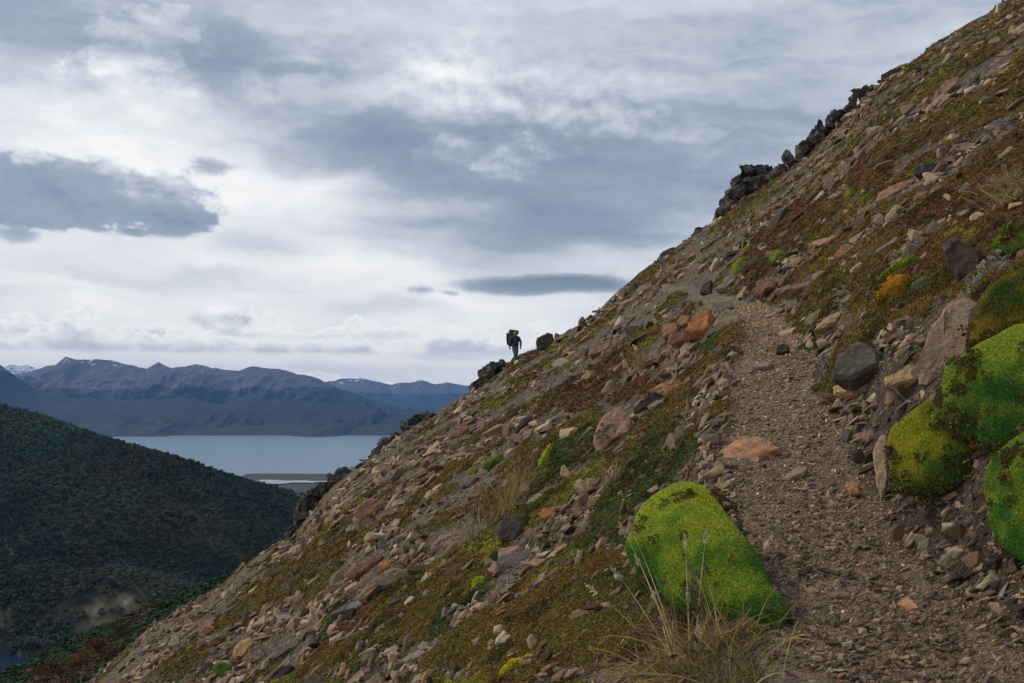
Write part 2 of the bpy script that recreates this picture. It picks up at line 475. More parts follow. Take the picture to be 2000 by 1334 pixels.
def bump(b, height, strength=0.5, dist=0.02):
    n = E.nt.nodes.new('ShaderNodeBump'); n.inputs['Strength'].default_value = strength; n.inputs['Distance'].default_value = dist
    E.nt.links.new(height.v if isinstance(height, E) else height, n.inputs['Height'])
    E.nt.links.new(n.outputs[0], b.inputs['Normal'])

def coord(kind):
    return E.nt.nodes.new('ShaderNodeTexCoord').outputs[kind]

def position(): return E.nt.nodes.new('ShaderNodeNewGeometry').outputs['Position']

def attr(name, typ='GEOMETRY'):
    n = E.nt.nodes.new('ShaderNodeAttribute'); n.attribute_name = name; n.attribute_type = typ; return n

def voro(vec, scale, out='Color', feature='F1'):
    n = E.nt.nodes.new('ShaderNodeTexVoronoi'); n.feature = feature; n.inputs['Scale'].default_value = scale
    E.nt.links.new(vec, n.inputs['Vector']); return n.outputs[out]

def simple_mat(name, c, rough=0.85, var=0.25, scale=20.0):
    m, b = new_mat(name)
    n = noise(coord('Object'), scale, 4)
    setc(b, mixc(n, tuple(k * (1 - var) for k in c), tuple(k * (1 + var) for k in c)))
    b.inputs['Roughness'].default_value = rough
    return m

# ---------------------------------------------------------------- soil
def soil_mat(name, path):
    m, b = new_mat(name)
    p = position()
    cov = attr('cover')
    sepc = E.nt.nodes.new('ShaderNodeSeparateColor'); E.nt.links.new(cov.outputs['Color'], sepc.inputs[0])
    heath = E(sepc.outputs[0])
    n1 = noise(p, 1.7, 4); n2 = noise(p, 14.0, 5, 0.6); n3 = noise(p, 90.0, 3, 0.7)
    v = voro(p, 70.0); v2 = voro(p, 210.0)
    if path:
        base = ramp(n1 * 0.6 + n2 * 0.4, [(0.3, (0.085, 0.060, 0.039)), (0.5, (0.145, 0.105, 0.070)), (0.7, (0.21, 0.155, 0.105))])
    else:
        base = ramp(n1 * 0.5 + n2 * 0.5, [(0.3, (0.022, 0.013, 0.007)), (0.5, (0.048, 0.029, 0.015)), (0.7, (0.085, 0.053, 0.028))])
    vs = E.nt.nodes.new('ShaderNodeSeparateColor'); E.nt.links.new(v, vs.inputs[0])
    chip = ramp(E(vs.outputs[0]), [(0.0, (0.05, 0.045, 0.04)), (0.45, (0.12, 0.095, 0.07)), (0.7, (0.19, 0.15, 0.11)), (0.9, (0.26, 0.20, 0.14)), (1.0, (0.36, 0.29, 0.2))])
    chips = smooth(E(vs.outputs[1]), 0.45, 0.5) * 0.65
    c = mixc(chips, base, chip)
    if not path:      # stones too far off to tell apart
        vf = E.nt.nodes.new('ShaderNodeSeparateColor'); E.nt.links.new(voro(p, 11.0), vf.inputs[0])
        c = mixc(smooth(E(vf.outputs[1]), 0.42, 0.47) * 0.8, c, ramp(E(vf.outputs[0]), [(0.0, (0.02, 0.016, 0.013)), (0.4, (0.065, 0.045, 0.030)), (0.75, (0.15, 0.105, 0.068)), (1.0, (0.27, 0.18, 0.11))]))
    vs2 = E.nt.nodes.new('ShaderNodeSeparateColor'); E.nt.links.new(v2, vs2.inputs[0])
    c = mixc(0.75, c, ramp(E(vs2.outputs[0]), [(0.0, (0.5,)*3), (0.7, (1.0,)*3), (1.0, (1.8,)*3)]), 'MULTIPLY')
    hc = ramp(n2, [(0.3, (0.022, 0.016, 0.009)), (0.55, (0.045, 0.032, 0.014)), (0.75, (0.06, 0.05, 0.02))])
    c = mixc(heath, c, hc)
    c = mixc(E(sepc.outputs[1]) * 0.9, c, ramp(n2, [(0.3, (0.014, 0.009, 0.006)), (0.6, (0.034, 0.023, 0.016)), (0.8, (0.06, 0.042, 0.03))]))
    setc(b, c)
    bump(b, n3 * 0.4 + E(vs.outputs[2]) * 0.5 + E(vs2.outputs[2]) * 0.3, 0.35, 0.008)
    return m
M_SOIL = soil_mat('hillside_soil', False)
M_PATH = soil_mat('path_gravel', True)

# ---------------------------------------------------------------- hillside mesh, finer towards the viewer
NR, NC = 620, 560
us = np.linspace(-0.80, 0.86, NC)
ysr = np.concatenate([np.exp(np.linspace(np.log(1.15), np.log(62.0), NR - 60)), np.linspace(62.5, 130, 60)])
UU, YY = np.meshgrid(us, ysr)
XX = UU * YY
hk = heath_kind(XX.ravel(), YY.ravel()).reshape(XX.shape)
hm = (hk >= 0).astype(float)
def blur(a, k):
    for ax in (0, 1):
        c = np.cumsum(np.pad(a, [(k + 1, k) if i == ax else (0, 0) for i in (0, 1)], mode='edge'), axis=ax)
        n = a.shape[ax]
        sl = lambda s: tuple(slice(s, s + n) if i == ax else slice(None) for i in (0, 1))
        a = (c[sl(2 * k + 1)] - c[sl(0)]) / (2 * k + 1)
    return a
hb = blur(blur(hm, 3), 3)
mat_h = hb * (0.035 + 0.004 * np.minimum(YY, 30)) + hb * 0.05 * fbm2(XX * 3.5, YY * 3.5, 3, 51)
ZZ = ground_z(XX, YY) + mat_h
d_, hw_ = path_d(XX, YY)
pathm = (np.abs(d_) < hw_ + 0.06 * fbm2(XX * 4, YY * 4, 3, 61)) & (YY < 40)
V = np.stack([XX, YY, ZZ], -1).reshape(-1, 3)
F = grid_faces(NR, NC)
fp = pathm.ravel()[F].mean(1) > 0.5

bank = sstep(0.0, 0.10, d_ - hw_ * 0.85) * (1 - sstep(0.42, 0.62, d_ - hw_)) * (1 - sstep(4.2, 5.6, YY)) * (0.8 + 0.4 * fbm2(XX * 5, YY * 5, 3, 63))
def sub_mesh(name, F, V, cover, mat, wet=None):
    used = np.unique(F); rm = np.full(len(V), -1); rm[used] = np.arange(len(used))
    me = mesh_np(name, V[used], rm[F].ravel(), 4, mat, True)
    a = me.color_attributes.new('cover', 'FLOAT_COLOR', 'POINT')
    c = np.zeros((len(used), 4), np.float32); c[:, 0] = cover[used]; c[:, 3] = 1
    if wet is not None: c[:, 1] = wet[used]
    a.data.foreach_set('color', c.ravel())
    return me

# the rest of the mountainside beside and behind the viewer, coarser
gx = np.linspace(-70, 110, 120); gy = np.linspace(-60, 75, 100)
GX, GY = np.meshgrid(gx, gy)
GZ = np.where(GY > 1.0, base_z(GX, np.maximum(GY, 1.0)), 0.72 * GX + 0.057 * GY - 1.5)
far_u = GX / np.maximum(GY, 0.01)
inside = (GY > 3.0) & (far_u > -0.74) & (far_u < 0.80)
edge_ = (GY > 0.0) & (np.abs(far_u) < 1.0)
GZ = GZ - np.where(inside, 1.2 + 0.02 * GY, np.where(edge_, 0.5, 0.0))
hillV = np.concatenate([V, np.stack([GX, GY, GZ], -1).reshape(-1, 3)])
coverage = np.concatenate([hb.ravel(), np.full(GX.size, 0.4)])
hillF = np.concatenate([F[~fp], grid_faces(100, 120) + len(V)])
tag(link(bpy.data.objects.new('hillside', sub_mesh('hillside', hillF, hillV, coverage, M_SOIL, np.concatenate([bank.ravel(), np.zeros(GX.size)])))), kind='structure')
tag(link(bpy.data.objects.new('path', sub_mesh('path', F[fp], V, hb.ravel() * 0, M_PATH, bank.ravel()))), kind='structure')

# height of the finished surface (with mats) at any visible ground point, by lookup in the grid
lys = np.log(ysr)
def top_z(x, y):
    u = np.clip((x / y - us[0]) / (us[1] - us[0]), 0, NC - 1.001)
    r = np.clip(np.interp(y, ysr, np.arange(NR)), 0, NR - 1.001)
    i = np.floor(r).astype(int); j = np.floor(u).astype(int); fr = r - i; fu = u - j
    return (ZZ[i, j] * (1 - fr) * (1 - fu) + ZZ[i, j + 1] * (1 - fr) * fu + ZZ[i + 1, j] * fr * (1 - fu) + ZZ[i + 1, j + 1] * fr * fu)
def mat_at(x, y):
    u = np.clip(np.round((x / y - us[0]) / (us[1] - us[0])).astype(int), 0, NC - 1)
    r = np.clip(np.round(np.interp(y, ysr, np.arange(NR))).astype(int), 0, NR - 1)
    return hb[r, u]

# ================================================================ far country
SEA = -500.0
def interp_px(pts, u):
    a = np.array(pts, float)
    return np.interp(u, (a[:, 0] - 1000) / FPX, (HOR - a[:, 1]) / FPX)

# wooded shoulder just below the spur
SHOULDER = [(-900, 1640), (0, 1322), (104, 1276), (170, 1252), (260, 1211), (335, 1176), (430, 1144), (600, 1090), (1000, 960), (2000, 700)]
# crest of the wooded hill across the valley
HILL = [(-900, 690), (-300, 735), (0, 796), (60, 808), (130, 832), (200, 856), (330, 894), (450, 934), (540, 958), (600, 975), (760, 1005), (1000, 1040), (2600, 1100)]

nu, ny = 420, 300
uv_ = np.linspace(-0.95, 0.75, nu)
yv_ = np.concatenate([np.linspace(64, 260, 60), np.exp(np.linspace(np.log(266), np.log(6300), ny - 60))])
UV, YV = np.meshgrid(uv_, yv_)
XV = UV * YV
def valley_z(u, y):
    x = u * y
    R2 = 175.0
    vs = interp_px(SHOULDER, u)
    zs = np.where(y < R2, y * (vs - 0.16 * (R2 - y) / R2), R2 * vs + (y - R2) * (vs - 0.55))
    zs = zs + 2.0 * fbm2(x * 0.03, y * 0.03, 3, 71)
    yc = 1650.0 + 260 * np.sin(u * 5.0)
    vh = interp_px(HILL, u)
    zc = vh * yc
    y0 = 930.0
    t = np.clip((y - y0) / (yc - y0), 0, 1)
    floor = -247.0 - 90.0 * sstep(-0.42, -0.1, u)
    zfront = floor + (zc - floor) * (0.30 * t + 0.70 * t * t * (1.5 - 0.5 * t))
    # a low hummock on the near side of the valley
    zfront = zfront + 38 * np.exp(-((y - 1010) / 70.0) ** 2) * sstep(-0.56, -0.47, u) * (1 - sstep(-0.33, -0.24, u))
    zfront = zfront + 26 * (np.abs(fbm2(x * 0.007 - y * .002, y * 0.0016, 3, 75)) - .15) * np.clip(t * 3, 0, 1) * (1 - t ** 3)
    zfront = zfront + (16 * fbm2(x * 0.006, y * 0.006, 4, 73)) * np.clip(t * 3 + 0.25, 0, 1) * (1 - t * t * 0.7)
    zb = np.maximum(zc - (y - yc) * 0.16, SEA + 8)
    zh = np.where(y < yc, zfront, zb)
    coast = 6020 + 90 * fbm2(x * 0.002, u * 0 + 3.0, 4, 77) - 1500 * sstep(-0.262, -0.31, u)
    plain = SEA + 6 + 3 * fbm2(x * 0.002, y * 0.002, 3, 78) - np.maximum(y - coast, 0) * 0.08
    zh = np.where(y > 2200, np.maximum(np.where(y > 3600, -1e4, zh - 14 * sstep(2200, 3500, y)), plain), zh)
    return np.maximum(zs, zh)
ZV = valley_z(UV, YV)
LAKE_Z = -240.0
lake_mask = (UV < -0.477 + 0.004 * np.sin(YV * 0.03)) & (YV > 560) & (YV < 905 + 10 * np.sin(XV * 0.05))
ZV = np.where(lake_mask, LAKE_Z - 5, ZV)
ZV = np.where((YV > 300) & (YV < 930) & ~lake_mask, np.maximum(ZV, LAKE_Z + 3 + 4 * fbm2(XV * .02, YV * .02, 2, 79)), ZV)

def land_z(u, y):
    c = np.clip((u - uv_[0]) / (uv_[1] - uv_[0]), 0, nu - 1.001); r = np.clip(np.interp(y, yv_, np.arange(ny)), 0, ny - 1.001)
    i = np.floor(r).astype(int); j = np.floor(c).astype(int); fr = r - i; fc = c - j
    return ZV[i, j] * (1 - fr) * (1 - fc) + ZV[i, j + 1] * (1 - fr) * fc + ZV[i + 1, j] * fr * (1 - fc) + ZV[i + 1, j + 1] * fr * fc

def land_mat():
    m, b = new_mat('valley_floor')
    p = position()
    sp = E.nt.nodes.new('ShaderNodeSeparateXYZ'); E.nt.links.new(p, sp.inputs[0])
    z = E(sp.outputs[2])
    n = noise(p, 0.012, 5); n2 = noise(p, 0.08, 4)
    wood = ramp(n2, [(0.3, (0.012, 0.014, 0.007)), (0.7, (0.026, 0.028, 0.013))])
    moor = ramp(n * 0.4 + n2 * 0.6, [(0.35, (0.03, 0.028, 0.015)), (0.5, (0.065, 0.055, 0.03)), (0.65, (0.12, 0.10, 0.06))])
    low = smooth(z, -470.0, -488.0)
    bare = smooth(n, 0.60, 0.68) * 0.45
    moor = mixc(low * 0.5, moor, (0.018, 0.024, 0.012))
    c = mixc(E.op('MAXIMUM', low, bare), wood, moor)
    c = mixc(E(attr('clearing').outputs['Fac']), c, ramp(n2, [(0.3, (0.05, 0.042, 0.022)), (0.6, (0.13, 0.105, 0.06)), (0.75, (0.24, 0.21, 0.16))]))
    setc(b, c)
    return m
M_LAND = land_mat()
land = tag(link(bpy.data.objects.new('valley_ground', mesh_np('valley_ground', np.stack([XV, YV, ZV], -1).reshape(-1, 3), grid_faces(ny, nu).ravel(), 4, M_LAND, True))), kind='structure')

def clearing(u, y):
    x = u * y
    d = ((u + .418) / .055) ** 2 + ((y - 966 - (u + .418) * 250) / 17) ** 2 + 2.2 * fbm2(x * .03, y * .05, 3, 171)
    d2 = ((u + .375) / .02) ** 2 + ((y - 1005) / 8) ** 2 + 2.0 * fbm2(x * .03, y * .05, 3, 172)
    return np.maximum(1 - sstep(.6, 1.3, d), 1 - sstep(.6, 1.3, d2))
at_ = land.data.attributes.new('clearing', 'FLOAT', 'POINT'); at_.data.foreach_set('value', clearing(UV, YV).ravel().astype(np.float32))
def water_mat(name, tint, rough, sc):
    m, b = new_mat(name)
    b.inputs['Base Color'].default_value = (*tint, 1)
    b.inputs['Roughness'].default_value = rough
    b.inputs['IOR'].default_value = 1.33
    b.inputs['Specular IOR Level'].default_value = 0.5
    n = noise(position(), sc, 4, 0.6)
    bump(b, n, 0.10, 0.2 / sc)
    return m
def quad(name, x0, x1, y0, y1, z, mat):
    return tag(link(bpy.data.objects.new(name, mesh_np(name, [(x0, y0, z), (x1, y0, z), (x1, y1, z), (x0, y1, z)], [0, 1, 2, 3], 4, mat))), kind='structure')
quad('sea_channel', -30000, 30000, 1800, 24000, SEA, water_mat('channel_water', (0.075, 0.165, 0.220), 0.30, 0.004))
quad('valley_lake', -900, -250, 480, 930, LAKE_Z, water_mat('lake_water', (0.012, 0.025, 0.045), 0.12, 0.02))
# tidal pond on the low headland
pm, pb = new_mat('pond_shallows'); pb.inputs['Base Color'].default_value = (0.26, 0.27, 0.28, 1); pb.inputs['Roughness'].default_value = 0.25
pts = []
for k in range(48):
    a = 2 * math.pi * k / 48
    r = 1 + 0.45 * math.sin(3 * a + 1) * 0.5 + 0.25 * math.sin(7 * a)
    pts.append((-1240 + 210 * r * math.cos(a), 5420 + 95 * r * math.sin(a), SEA + 10.5))
pts.append((-1240, 5420, SEA + 10.5))
fl = [i for k in range(48) for i in (48, k, (k + 1) % 48)]
tag(link(bpy.data.objects.new('pond', mesh_np('pond', pts, fl, 3, pm))), kind='structure')

# ---------------------------------------------------------------- mountains across the channel
def ridged(x, y, octv, seed):
    s = 0; a = 1.0
    for k in range(octv):
        s = s + a * (0.5 - np.abs(vn2(x * 2 ** k + 5.1 * k, y * 2 ** k + 9.2 * k, seed + k)) * 2.0); a *= 0.5
    return s

def mount_mat(name, tree_z, snow_z, snow_w, warm):
    m, b = new_mat(name)
    p = position()
    g = E.nt.nodes.new('ShaderNodeNewGeometry')
    sp = E.nt.nodes.new('ShaderNodeSeparateXYZ'); E.nt.links.new(p, sp.inputs[0]); z = E(sp.outputs[2])
    sn = E.nt.nodes.new('ShaderNodeSeparateXYZ'); E.nt.links.new(g.outputs['True Normal'], sn.inputs[0])
    flat = E(sn.outputs[2])
    n = noise(p, 0.0016, 5); n2 = noise(p, 0.008, 4, 0.6)
    wood = ramp(n2, [(0.3, (0.006, 0.009, 0.007)), (0.7, (0.017, 0.022, 0.015))])
    cut = smooth(noise(p, 0.0030, 4, 0.65), 0.62, 0.70) * 0.30
    wood = mixc(cut, wood, (0.085, 0.078, 0.060))
    rock = ramp(n2 * 0.5 + n * 0.5, [(0.3, tuple(k * 0.65 for k in warm)), (0.5, warm), (0.7, tuple(k * 1.35 for k in warm))])
    f = smooth(z + (n - 0.5) * 260.0 + (n2 - 0.5) * 50.0, tree_z - 10, tree_z + 12)
    c = mixc(f, wood, rock)
    s = smooth(noise(p, 0.0075, 5, 0.72) + (z - snow_z) * (1 / 2500.0), 0.655, 0.68) * smooth(flat, 0.40, 0.60)
    c = mixc(s, c, (0.72, 0.75, 0.80))
    setc(b, c)
    return m

CREST = [(-2500, 690), (-1200, 700), (-500, 680), (-200, 705), (0, 735), (60, 728), (90, 714), (108, 712), (128, 698), (150, 704), (182, 700), (215, 702), (232, 707), (285, 720), (310, 706), (335, 719), (380, 710), (415, 719), (470, 723),
         (492, 716), (520, 720), (560, 724), (620, 739), (660, 757), (700, 769), (740, 786), (790, 798), (900, 812), (1000, 815), (1500, 812), (2600, 800)]
FRONT = [(-2500, 745), (-600, 735), (-100, 690), (-30, 700), (0, 712), (30, 734), (75, 762), (140, 776), (260, 782), (360, 776), (430, 790), (500, 778), (620, 786), (800, 800), (1000, 822), (2600, 830)]
DIST = [(-2500, 720), (-800, 716), (-100, 722), (0, 722), (20, 711), (34, 716), (52, 713), (68, 719), (120, 728), (600, 745), (650, 743), (678, 737), (720, 742), (762, 750), (800, 748), (820, 742), (850, 750), (878, 747), (905, 752), (960, 758), (1500, 750), (2600, 745)]
def range_mesh(name, rows, nu, mat, noise_amp, seed, u0=-1.3, u1=1.0):
    """rows: (distance, outline or constant row, fraction of noise) from near foot to far back"""
    u = np.concatenate([np.linspace(u0, -0.6, nu // 6)[:-1], np.linspace(-0.6, 0.02, nu * 2 // 3), np.linspace(0.02, u1, nu // 6)[1:]])
    ds = []; sub = 34
    D = [r[0] for r in rows]
    for a, b_ in zip(D[:-1], D[1:]): ds.extend(np.linspace(a, b_, sub, endpoint=False))
    ds.append(D[-1]); ds = np.array(ds)
    U_, D_ = np.meshgrid(u, ds)
    zrow = np.stack([(interp_px(r[1], u) if isinstance(r[1], list) else np.full(len(u), (HOR - r[1]) / FPX)) * r[0] for r in rows])
    for q_, r in enumerate(rows):
        if r[1] is CREST or r[1] is DIST: zrow[q_] += r[0] / FPX * (3.2 * fbm2(u * 55, u * 0 + seed, 5, seed + 3, .6))
    nrow = np.array([r[2] for r in rows])
    zz = np.empty_like(U_)
    for j in range(len(u)):
        zz[:, j] = np.interp(ds, D, zrow[:, j])
    na = np.interp(ds, D, nrow)[:, None]
    X_ = U_ * D_
    zz = zz + na * noise_amp * (ridged(X_ * 0.0007 + 3, D_ * 0.00035, 5, seed) - 0.35)
    zz = zz + np.minimum(na + .06, 1) * noise_amp * 0.42 * (ridged(X_ * 0.0022 + 1, D_ * 0.0006, 4, seed + 20) - .3)
    zz = zz + na * noise_amp * 0.25 * fbm2(X_ * 0.004, D_ * 0.002, 3, seed + 9)
    me = mesh_np(name, np.stack([X_, D_, zz], -1).reshape(-1, 3), grid_faces(len(ds), len(u)).ravel(), 4, mat, True)
    return tag(link(bpy.data.objects.new(name, me)), kind='structure')
def below(o, k, lim): return [(x, max(lim, y + k)) for x, y in o]
range_mesh('mountain_range', [(10950, 857, 0.0), (11150, 852, .15), (12600, below(CREST, 22, 822), .6), (14300, below(CREST, 20, 782), .9), (16200, below(CREST, 16, 757), .8), (17000, below(CREST, 12, 732), .4), (17600, CREST, .06), (18300, below(CREST, 30, 760), .2), (19500, 830, .4)], 900,
           mount_mat('mountain_range', 60.0, 350.0, 60.0, (0.092, 0.080, 0.084)), 400.0, 101)
range_mesh('mountain_foothills', [(11080, 858, 0.0), (11300, 851, .1), (12400, 826, .5), (13400, FRONT, .10), (14600, 830, .8)], 700,
           mount_mat('mountain_foothills', 260.0, 1500.0, 60.0, (0.085, 0.068, 0.060)), 75.0, 131)
range_mesh('distant_mountain_range', [(22000, 830, 0.0), (24500, 790, .8), (26200, below(DIST, 20, 700), .5), (27000, DIST, .10), (28000, below(DIST, 25, 700), .2), (30000, 800, .5)], 600,
           mount_mat('distant_mountain_range', -60.0, 60.0, 120.0, (0.10, 0.09, 0.088)), 240.0, 151)

# ---------------------------------------------------------------- air between here and the mountains
hb_me = bpy.data.meshes.new('haze')
bm = bmesh.new(); bmesh.ops.create_cube(bm, size=1.0)
bmesh.ops.transform(bm, matrix=Matrix.Translation((0, 13500, (SEA - 30 + 690) / 2)) @ Matrix.Diagonal((76000, 35000, 690 - SEA + 30, 1)), verts=bm.verts)
bm.to_mesh(hb_me); bm.free()
hz = bpy.data.materials.new('haze'); hz.use_nodes = True; hz.node_tree.nodes.clear()
ho = hz.node_tree.nodes.new('ShaderNodeOutputMaterial'); pv = hz.node_tree.nodes.new('ShaderNodeVolumePrincipled')
pv.inputs['Color'].default_value = (0.18, 0.47, 1.0, 1)
pv.inputs['Density'].default_value = 2.2e-5
pv.inputs['Density Attribute'].default_value = ''
pv.inputs['Color Attribute'].default_value = ''
pv.inputs['Temperature Attribute'].default_value = ''
hz.node_tree.links.new(pv.outputs[0], ho.inputs['Volume'])
hb_me.materials.append(hz)
tag(link(bpy.data.objects.new('haze', hb_me)), kind='stuff')

# ================================================================ rock, moss and plant materials
def rock_mat(name, inst, sc, lichen=0.55):
    m, b = new_mat(name)
    p = coord('Object')
    if inst: col = attr('col', 'INSTANCER').outputs['Color']
    else: col = E.nt.nodes.new('ShaderNodeObjectInfo').outputs['Color']
    rnd = E(E.nt.nodes.new('ShaderNodeObjectInfo').outputs['Random'])
    pp = vmath('MULTIPLY', p, (1, 1, 2.2)).outputs[0]
    n1 = noise(pp, sc * 0.5, 3); n2 = noise(pp, sc * 2.0, 5, 0.62); n3 = noise(pp, sc * 9.0, 3, 0.7)
    c = mixc(1.0, col, ramp(n1 * 0.5 + n2 * 0.5, [(0.28, (0.38, 0.38, 0.40)), (0.42, (0.80, 0.79, 0.79)), (0.56, (1.15, 1.10, 1.06)), (0.72, (1.7, 1.55, 1.4))]), 'MULTIPLY')
    c = mixc(0.6, c, ramp(n3, [(0.3, (0.6,)*3), (0.5, (1.0,)*3), (0.7, (1.45,)*3)]), 'MULTIPLY')
    # iron staining and lichen blotches
    st = smooth(noise(pp, sc * 0.8, 3), 0.58, 0.70) * 0.45
    c = mixc(st, c, mixc(1.0, c, (1.5, 0.95, 0.62), 'MULTIPLY'))
    li = smooth(noise(p, sc * 3.5, 4, 0.65), 0.60, 0.66) * lichen
    c = mixc(li, c, ramp(rnd, [(0.0, (0.025, 0.025, 0.022)), (0.5, (0.05, 0.05, 0.04)), (0.55, (0.24, 0.24, 0.19)), (1.0, (0.30, 0.28, 0.2))], 'CONSTANT'))
    if not inst:
        ck = E.nt.nodes.new('ShaderNodeTexVoronoi'); ck.feature = 'DISTANCE_TO_EDGE'; ck.inputs['Scale'].default_value = 5.0
        wv_ = vmath('ADD', pp, vmath('SCALE', noise(pp, 6.0, 4, 0.6, 'Color')).outputs[0])
        wv_.inputs[1].links[0].from_node.inputs['Scale'].default_value = 0.35
        E.nt.links.new(wv_.outputs[0], ck.inputs['Vector'])
        crack = smooth(E(ck.outputs['Distance']), 0.035, 0.0) * smooth(n1, 0.42, 0.55)
        c = mixc(crack * 0.75, c, (0.03, 0.026, 0.023))
    setc(b, c)
    bump(b, n2 * 0.7 + n3 * 0.3, 0.8 if inst else 1.0, 0.010 if inst else 0.022)
    b.inputs['Roughness'].default_value = 0.82
    return m
M_ROCK = rock_mat('rock', False, 9.0)
M_ROCK_I = rock_mat('scree_stone', True, 3.0, 0.25)

def crag_mat():
    m, b = new_mat('lichen_crag')
    p = coord('Object')
    n = noise(p, 1.1, 5, 0.65); n2 = noise(p, 5.0, 5, 0.7)
    c = ramp(n2 * 0.5 + n * 0.5, [(0.30, (0.016, 0.016, 0.017)), (0.45, (0.036, 0.035, 0.034)), (0.52, (0.085, 0.070, 0.058)), (0.60, (0.17, 0.13, 0.10))])
    g = smooth(noise(p, 2.2, 3), 0.60, 0.68) * 0.5
    c = mixc(g, c, (0.05, 0.055, 0.02))
    setc(b, c); bump(b, n2, 1.0, 0.12)
    return m
M_CRAG = crag_mat()

def moss_mat():
    m, b = new_mat('cushion_moss')
    p = coord('Object')
    col = E.nt.nodes.new('ShaderNodeObjectInfo').outputs['Color']
    n1 = noise(p, 4.0, 3); n2 = noise(p, 16.0, 4, 0.6); n3 = noise(p, 130.0, 2, 0.7)
    v = E(voro(p, 95.0, 'Distance'))
    lo = mixc(1.0, col, (0.42, 0.62, 0.55), 'MULTIPLY')
    hi = mixc(1.0, col, (1.75, 1.30, 0.9), 'MULTIPLY')
    c = mixc(smooth(n1 * 0.55 + n2 * 0.45, 0.36, 0.52), lo, col)
    c = mixc(smooth(n1 * 0.5 + n2 * 0.5, 0.50, 0.66), c, hi)
    c = mixc(0.7, c, ramp(v, [(0.0, (1.25,)*3), (0.5, (0.85,)*3), (1.0, (0.4,)*3)]), 'MULTIPLY')
    sp = smooth(noise(p, 42.0, 2, 0.5), 0.665, 0.70) * 0.75
    c = mixc(sp, c, (0.075, 0.038, 0.016))
    sp2 = smooth(noise(p, 7.0, 4, 0.6), 0.64, 0.72) * 0.55
    c = mixc(sp2, c, (0.060, 0.040, 0.014))
    setc(b, c)
    bump(b, (0.6 - v) * 0.8 + n3 * 0.5, 1.0, 0.010)
    b.inputs['Roughness'].default_value = 0.95
    b.inputs['Specular IOR Level'].default_value = 0.1
    return m
M_MOSS = moss_mat()

# ================================================================ solids with a given outline
def resample(poly, n):
    """outline with corners kept and long edges divided, about n points"""
    P = np.array(poly, float); Q = np.roll(P, -1, 0)
    L = np.linalg.norm(Q - P, axis=1); tot = L.sum(); out = []; tg = []
    for p, q, l in zip(P, Q, L):
        k = max(1, int(round(n * l / tot)))
        for i in range(k):
            t = i / k
            out.append(p + (q - p) * t); tg.append(t == 0)
    return np.array(out)

def ring_solid(name, ring_w, axis, rings, center, mat, jit=0.0, namp=0.0, nsc=6.0, smooth_sh=False, seed=0, curve=None):
    """ring_w: outline points in space; axis: extrusion vector; rings: (offset along axis, scale); capped at both ends."""
    n = len(ring_w); c = ring_w.mean(0) if center is None else center
    r_ = np.random.default_rng(seed)
    levels = []
    for k, (o, s) in enumerate(rings):
        w = c + (ring_w - c) * s + axis * o
        if jit: w = w + r_.normal(0, jit, w.shape) * (0.5 + s)
        levels.append(w)
    oa, ob = rings[0][0], rings[-1][0]; la, lb = levels[0], levels[-1]
    for f in (0.78, 0.56, 0.36, 0.18):      # finer caps
        levels.insert(0, c + (la - c - axis * oa) * f + axis * oa)
        levels.append(c + (lb - c - axis * ob) * f + axis * ob)
    V_ = np.concatenate(levels + [levels[0].mean(0)[None], levels[-1].mean(0)[None]])
    m = len(levels); F_ = []
    for k in range(m - 1):
        for i in range(n):
            j = (i + 1) % n
            a, b_, c2, d = k * n + i, k * n + j, (k + 1) * n + j, (k + 1) * n + i
            F_ += [a, b_, c2, a, c2, d]
    for i in range(n):
        j = (i + 1) % n
        F_ += [m * n, j, i]
        F_ += [m * n + 1, (m - 1) * n + i, (m - 1) * n + j]
    if namp:
        dv = np.stack([fbm3(V_ + seed * 3.1 + 31 * q, nsc, 3, seed + q) for q in range(3)], -1)
        if not smooth_sh: dv = np.sign(dv) * np.abs(dv) ** 0.8
        V_ = V_ + dv * namp * 1.25
    org = np.array([c[0], c[1], V_[:, 2].min()])
    me = mesh_np(name, V_ - org, F_, 3, mat, smooth_sh)
    bm = bmesh.new(); bm.from_mesh(me); bmesh.ops.recalc_face_normals(bm, faces=bm.faces); bm.to_mesh(me); bm.free()
    o = bpy.data.objects.new(name, me); o.location = org
    return link(o)

def ray(px, py):
    return np.array([(px - 1000) / FPX, 1.0, (HOR - py) / FPX])

def up_frame(poly, lean, n=26, base=None):
    """outline standing at the ground point under its lowest corner, in a plane leaning back by lean"""
    P = np.array(poly, float)
    k = P[:, 1].argmax()
    if base is None:
        hx, hy = hit([P[k, 0]], [P[k, 1]])
    else:
        hx, hy = hit([base[0]], [base[1]])
    p0 = np.array([hx[0], hy[0], ground_z(hx, hy)[0]])
    if lean == 'sky': nrm = np.array([0.0, -1.0, 0.0])
    else:
        v = ray(*P.mean(0)); v = v / np.linalg.norm(v)
        nrm = -v * (1.0 - lean) + surf_normal(hx, hy, 0.35)[0] * lean
        nrm = nrm / np.linalg.norm(nrm)
    p0 = p0 - ray(P[k, 0], P[k, 1]) * 0.012 * hy[0]
    Q = resample(poly, n)
    W = []
    for q in Q:
        r = ray(*q); W.append(r * (nrm @ p0) / (nrm @ r))
    W = np.array(W)
    if lean != 'sky':
        yg = hit(Q[:, 0], Q[:, 1])[1]
        W = W * np.clip(np.min(yg / W[:, 1]) * 0.995, 0.88, 1.0)
    return W, -nrm, hy[0]

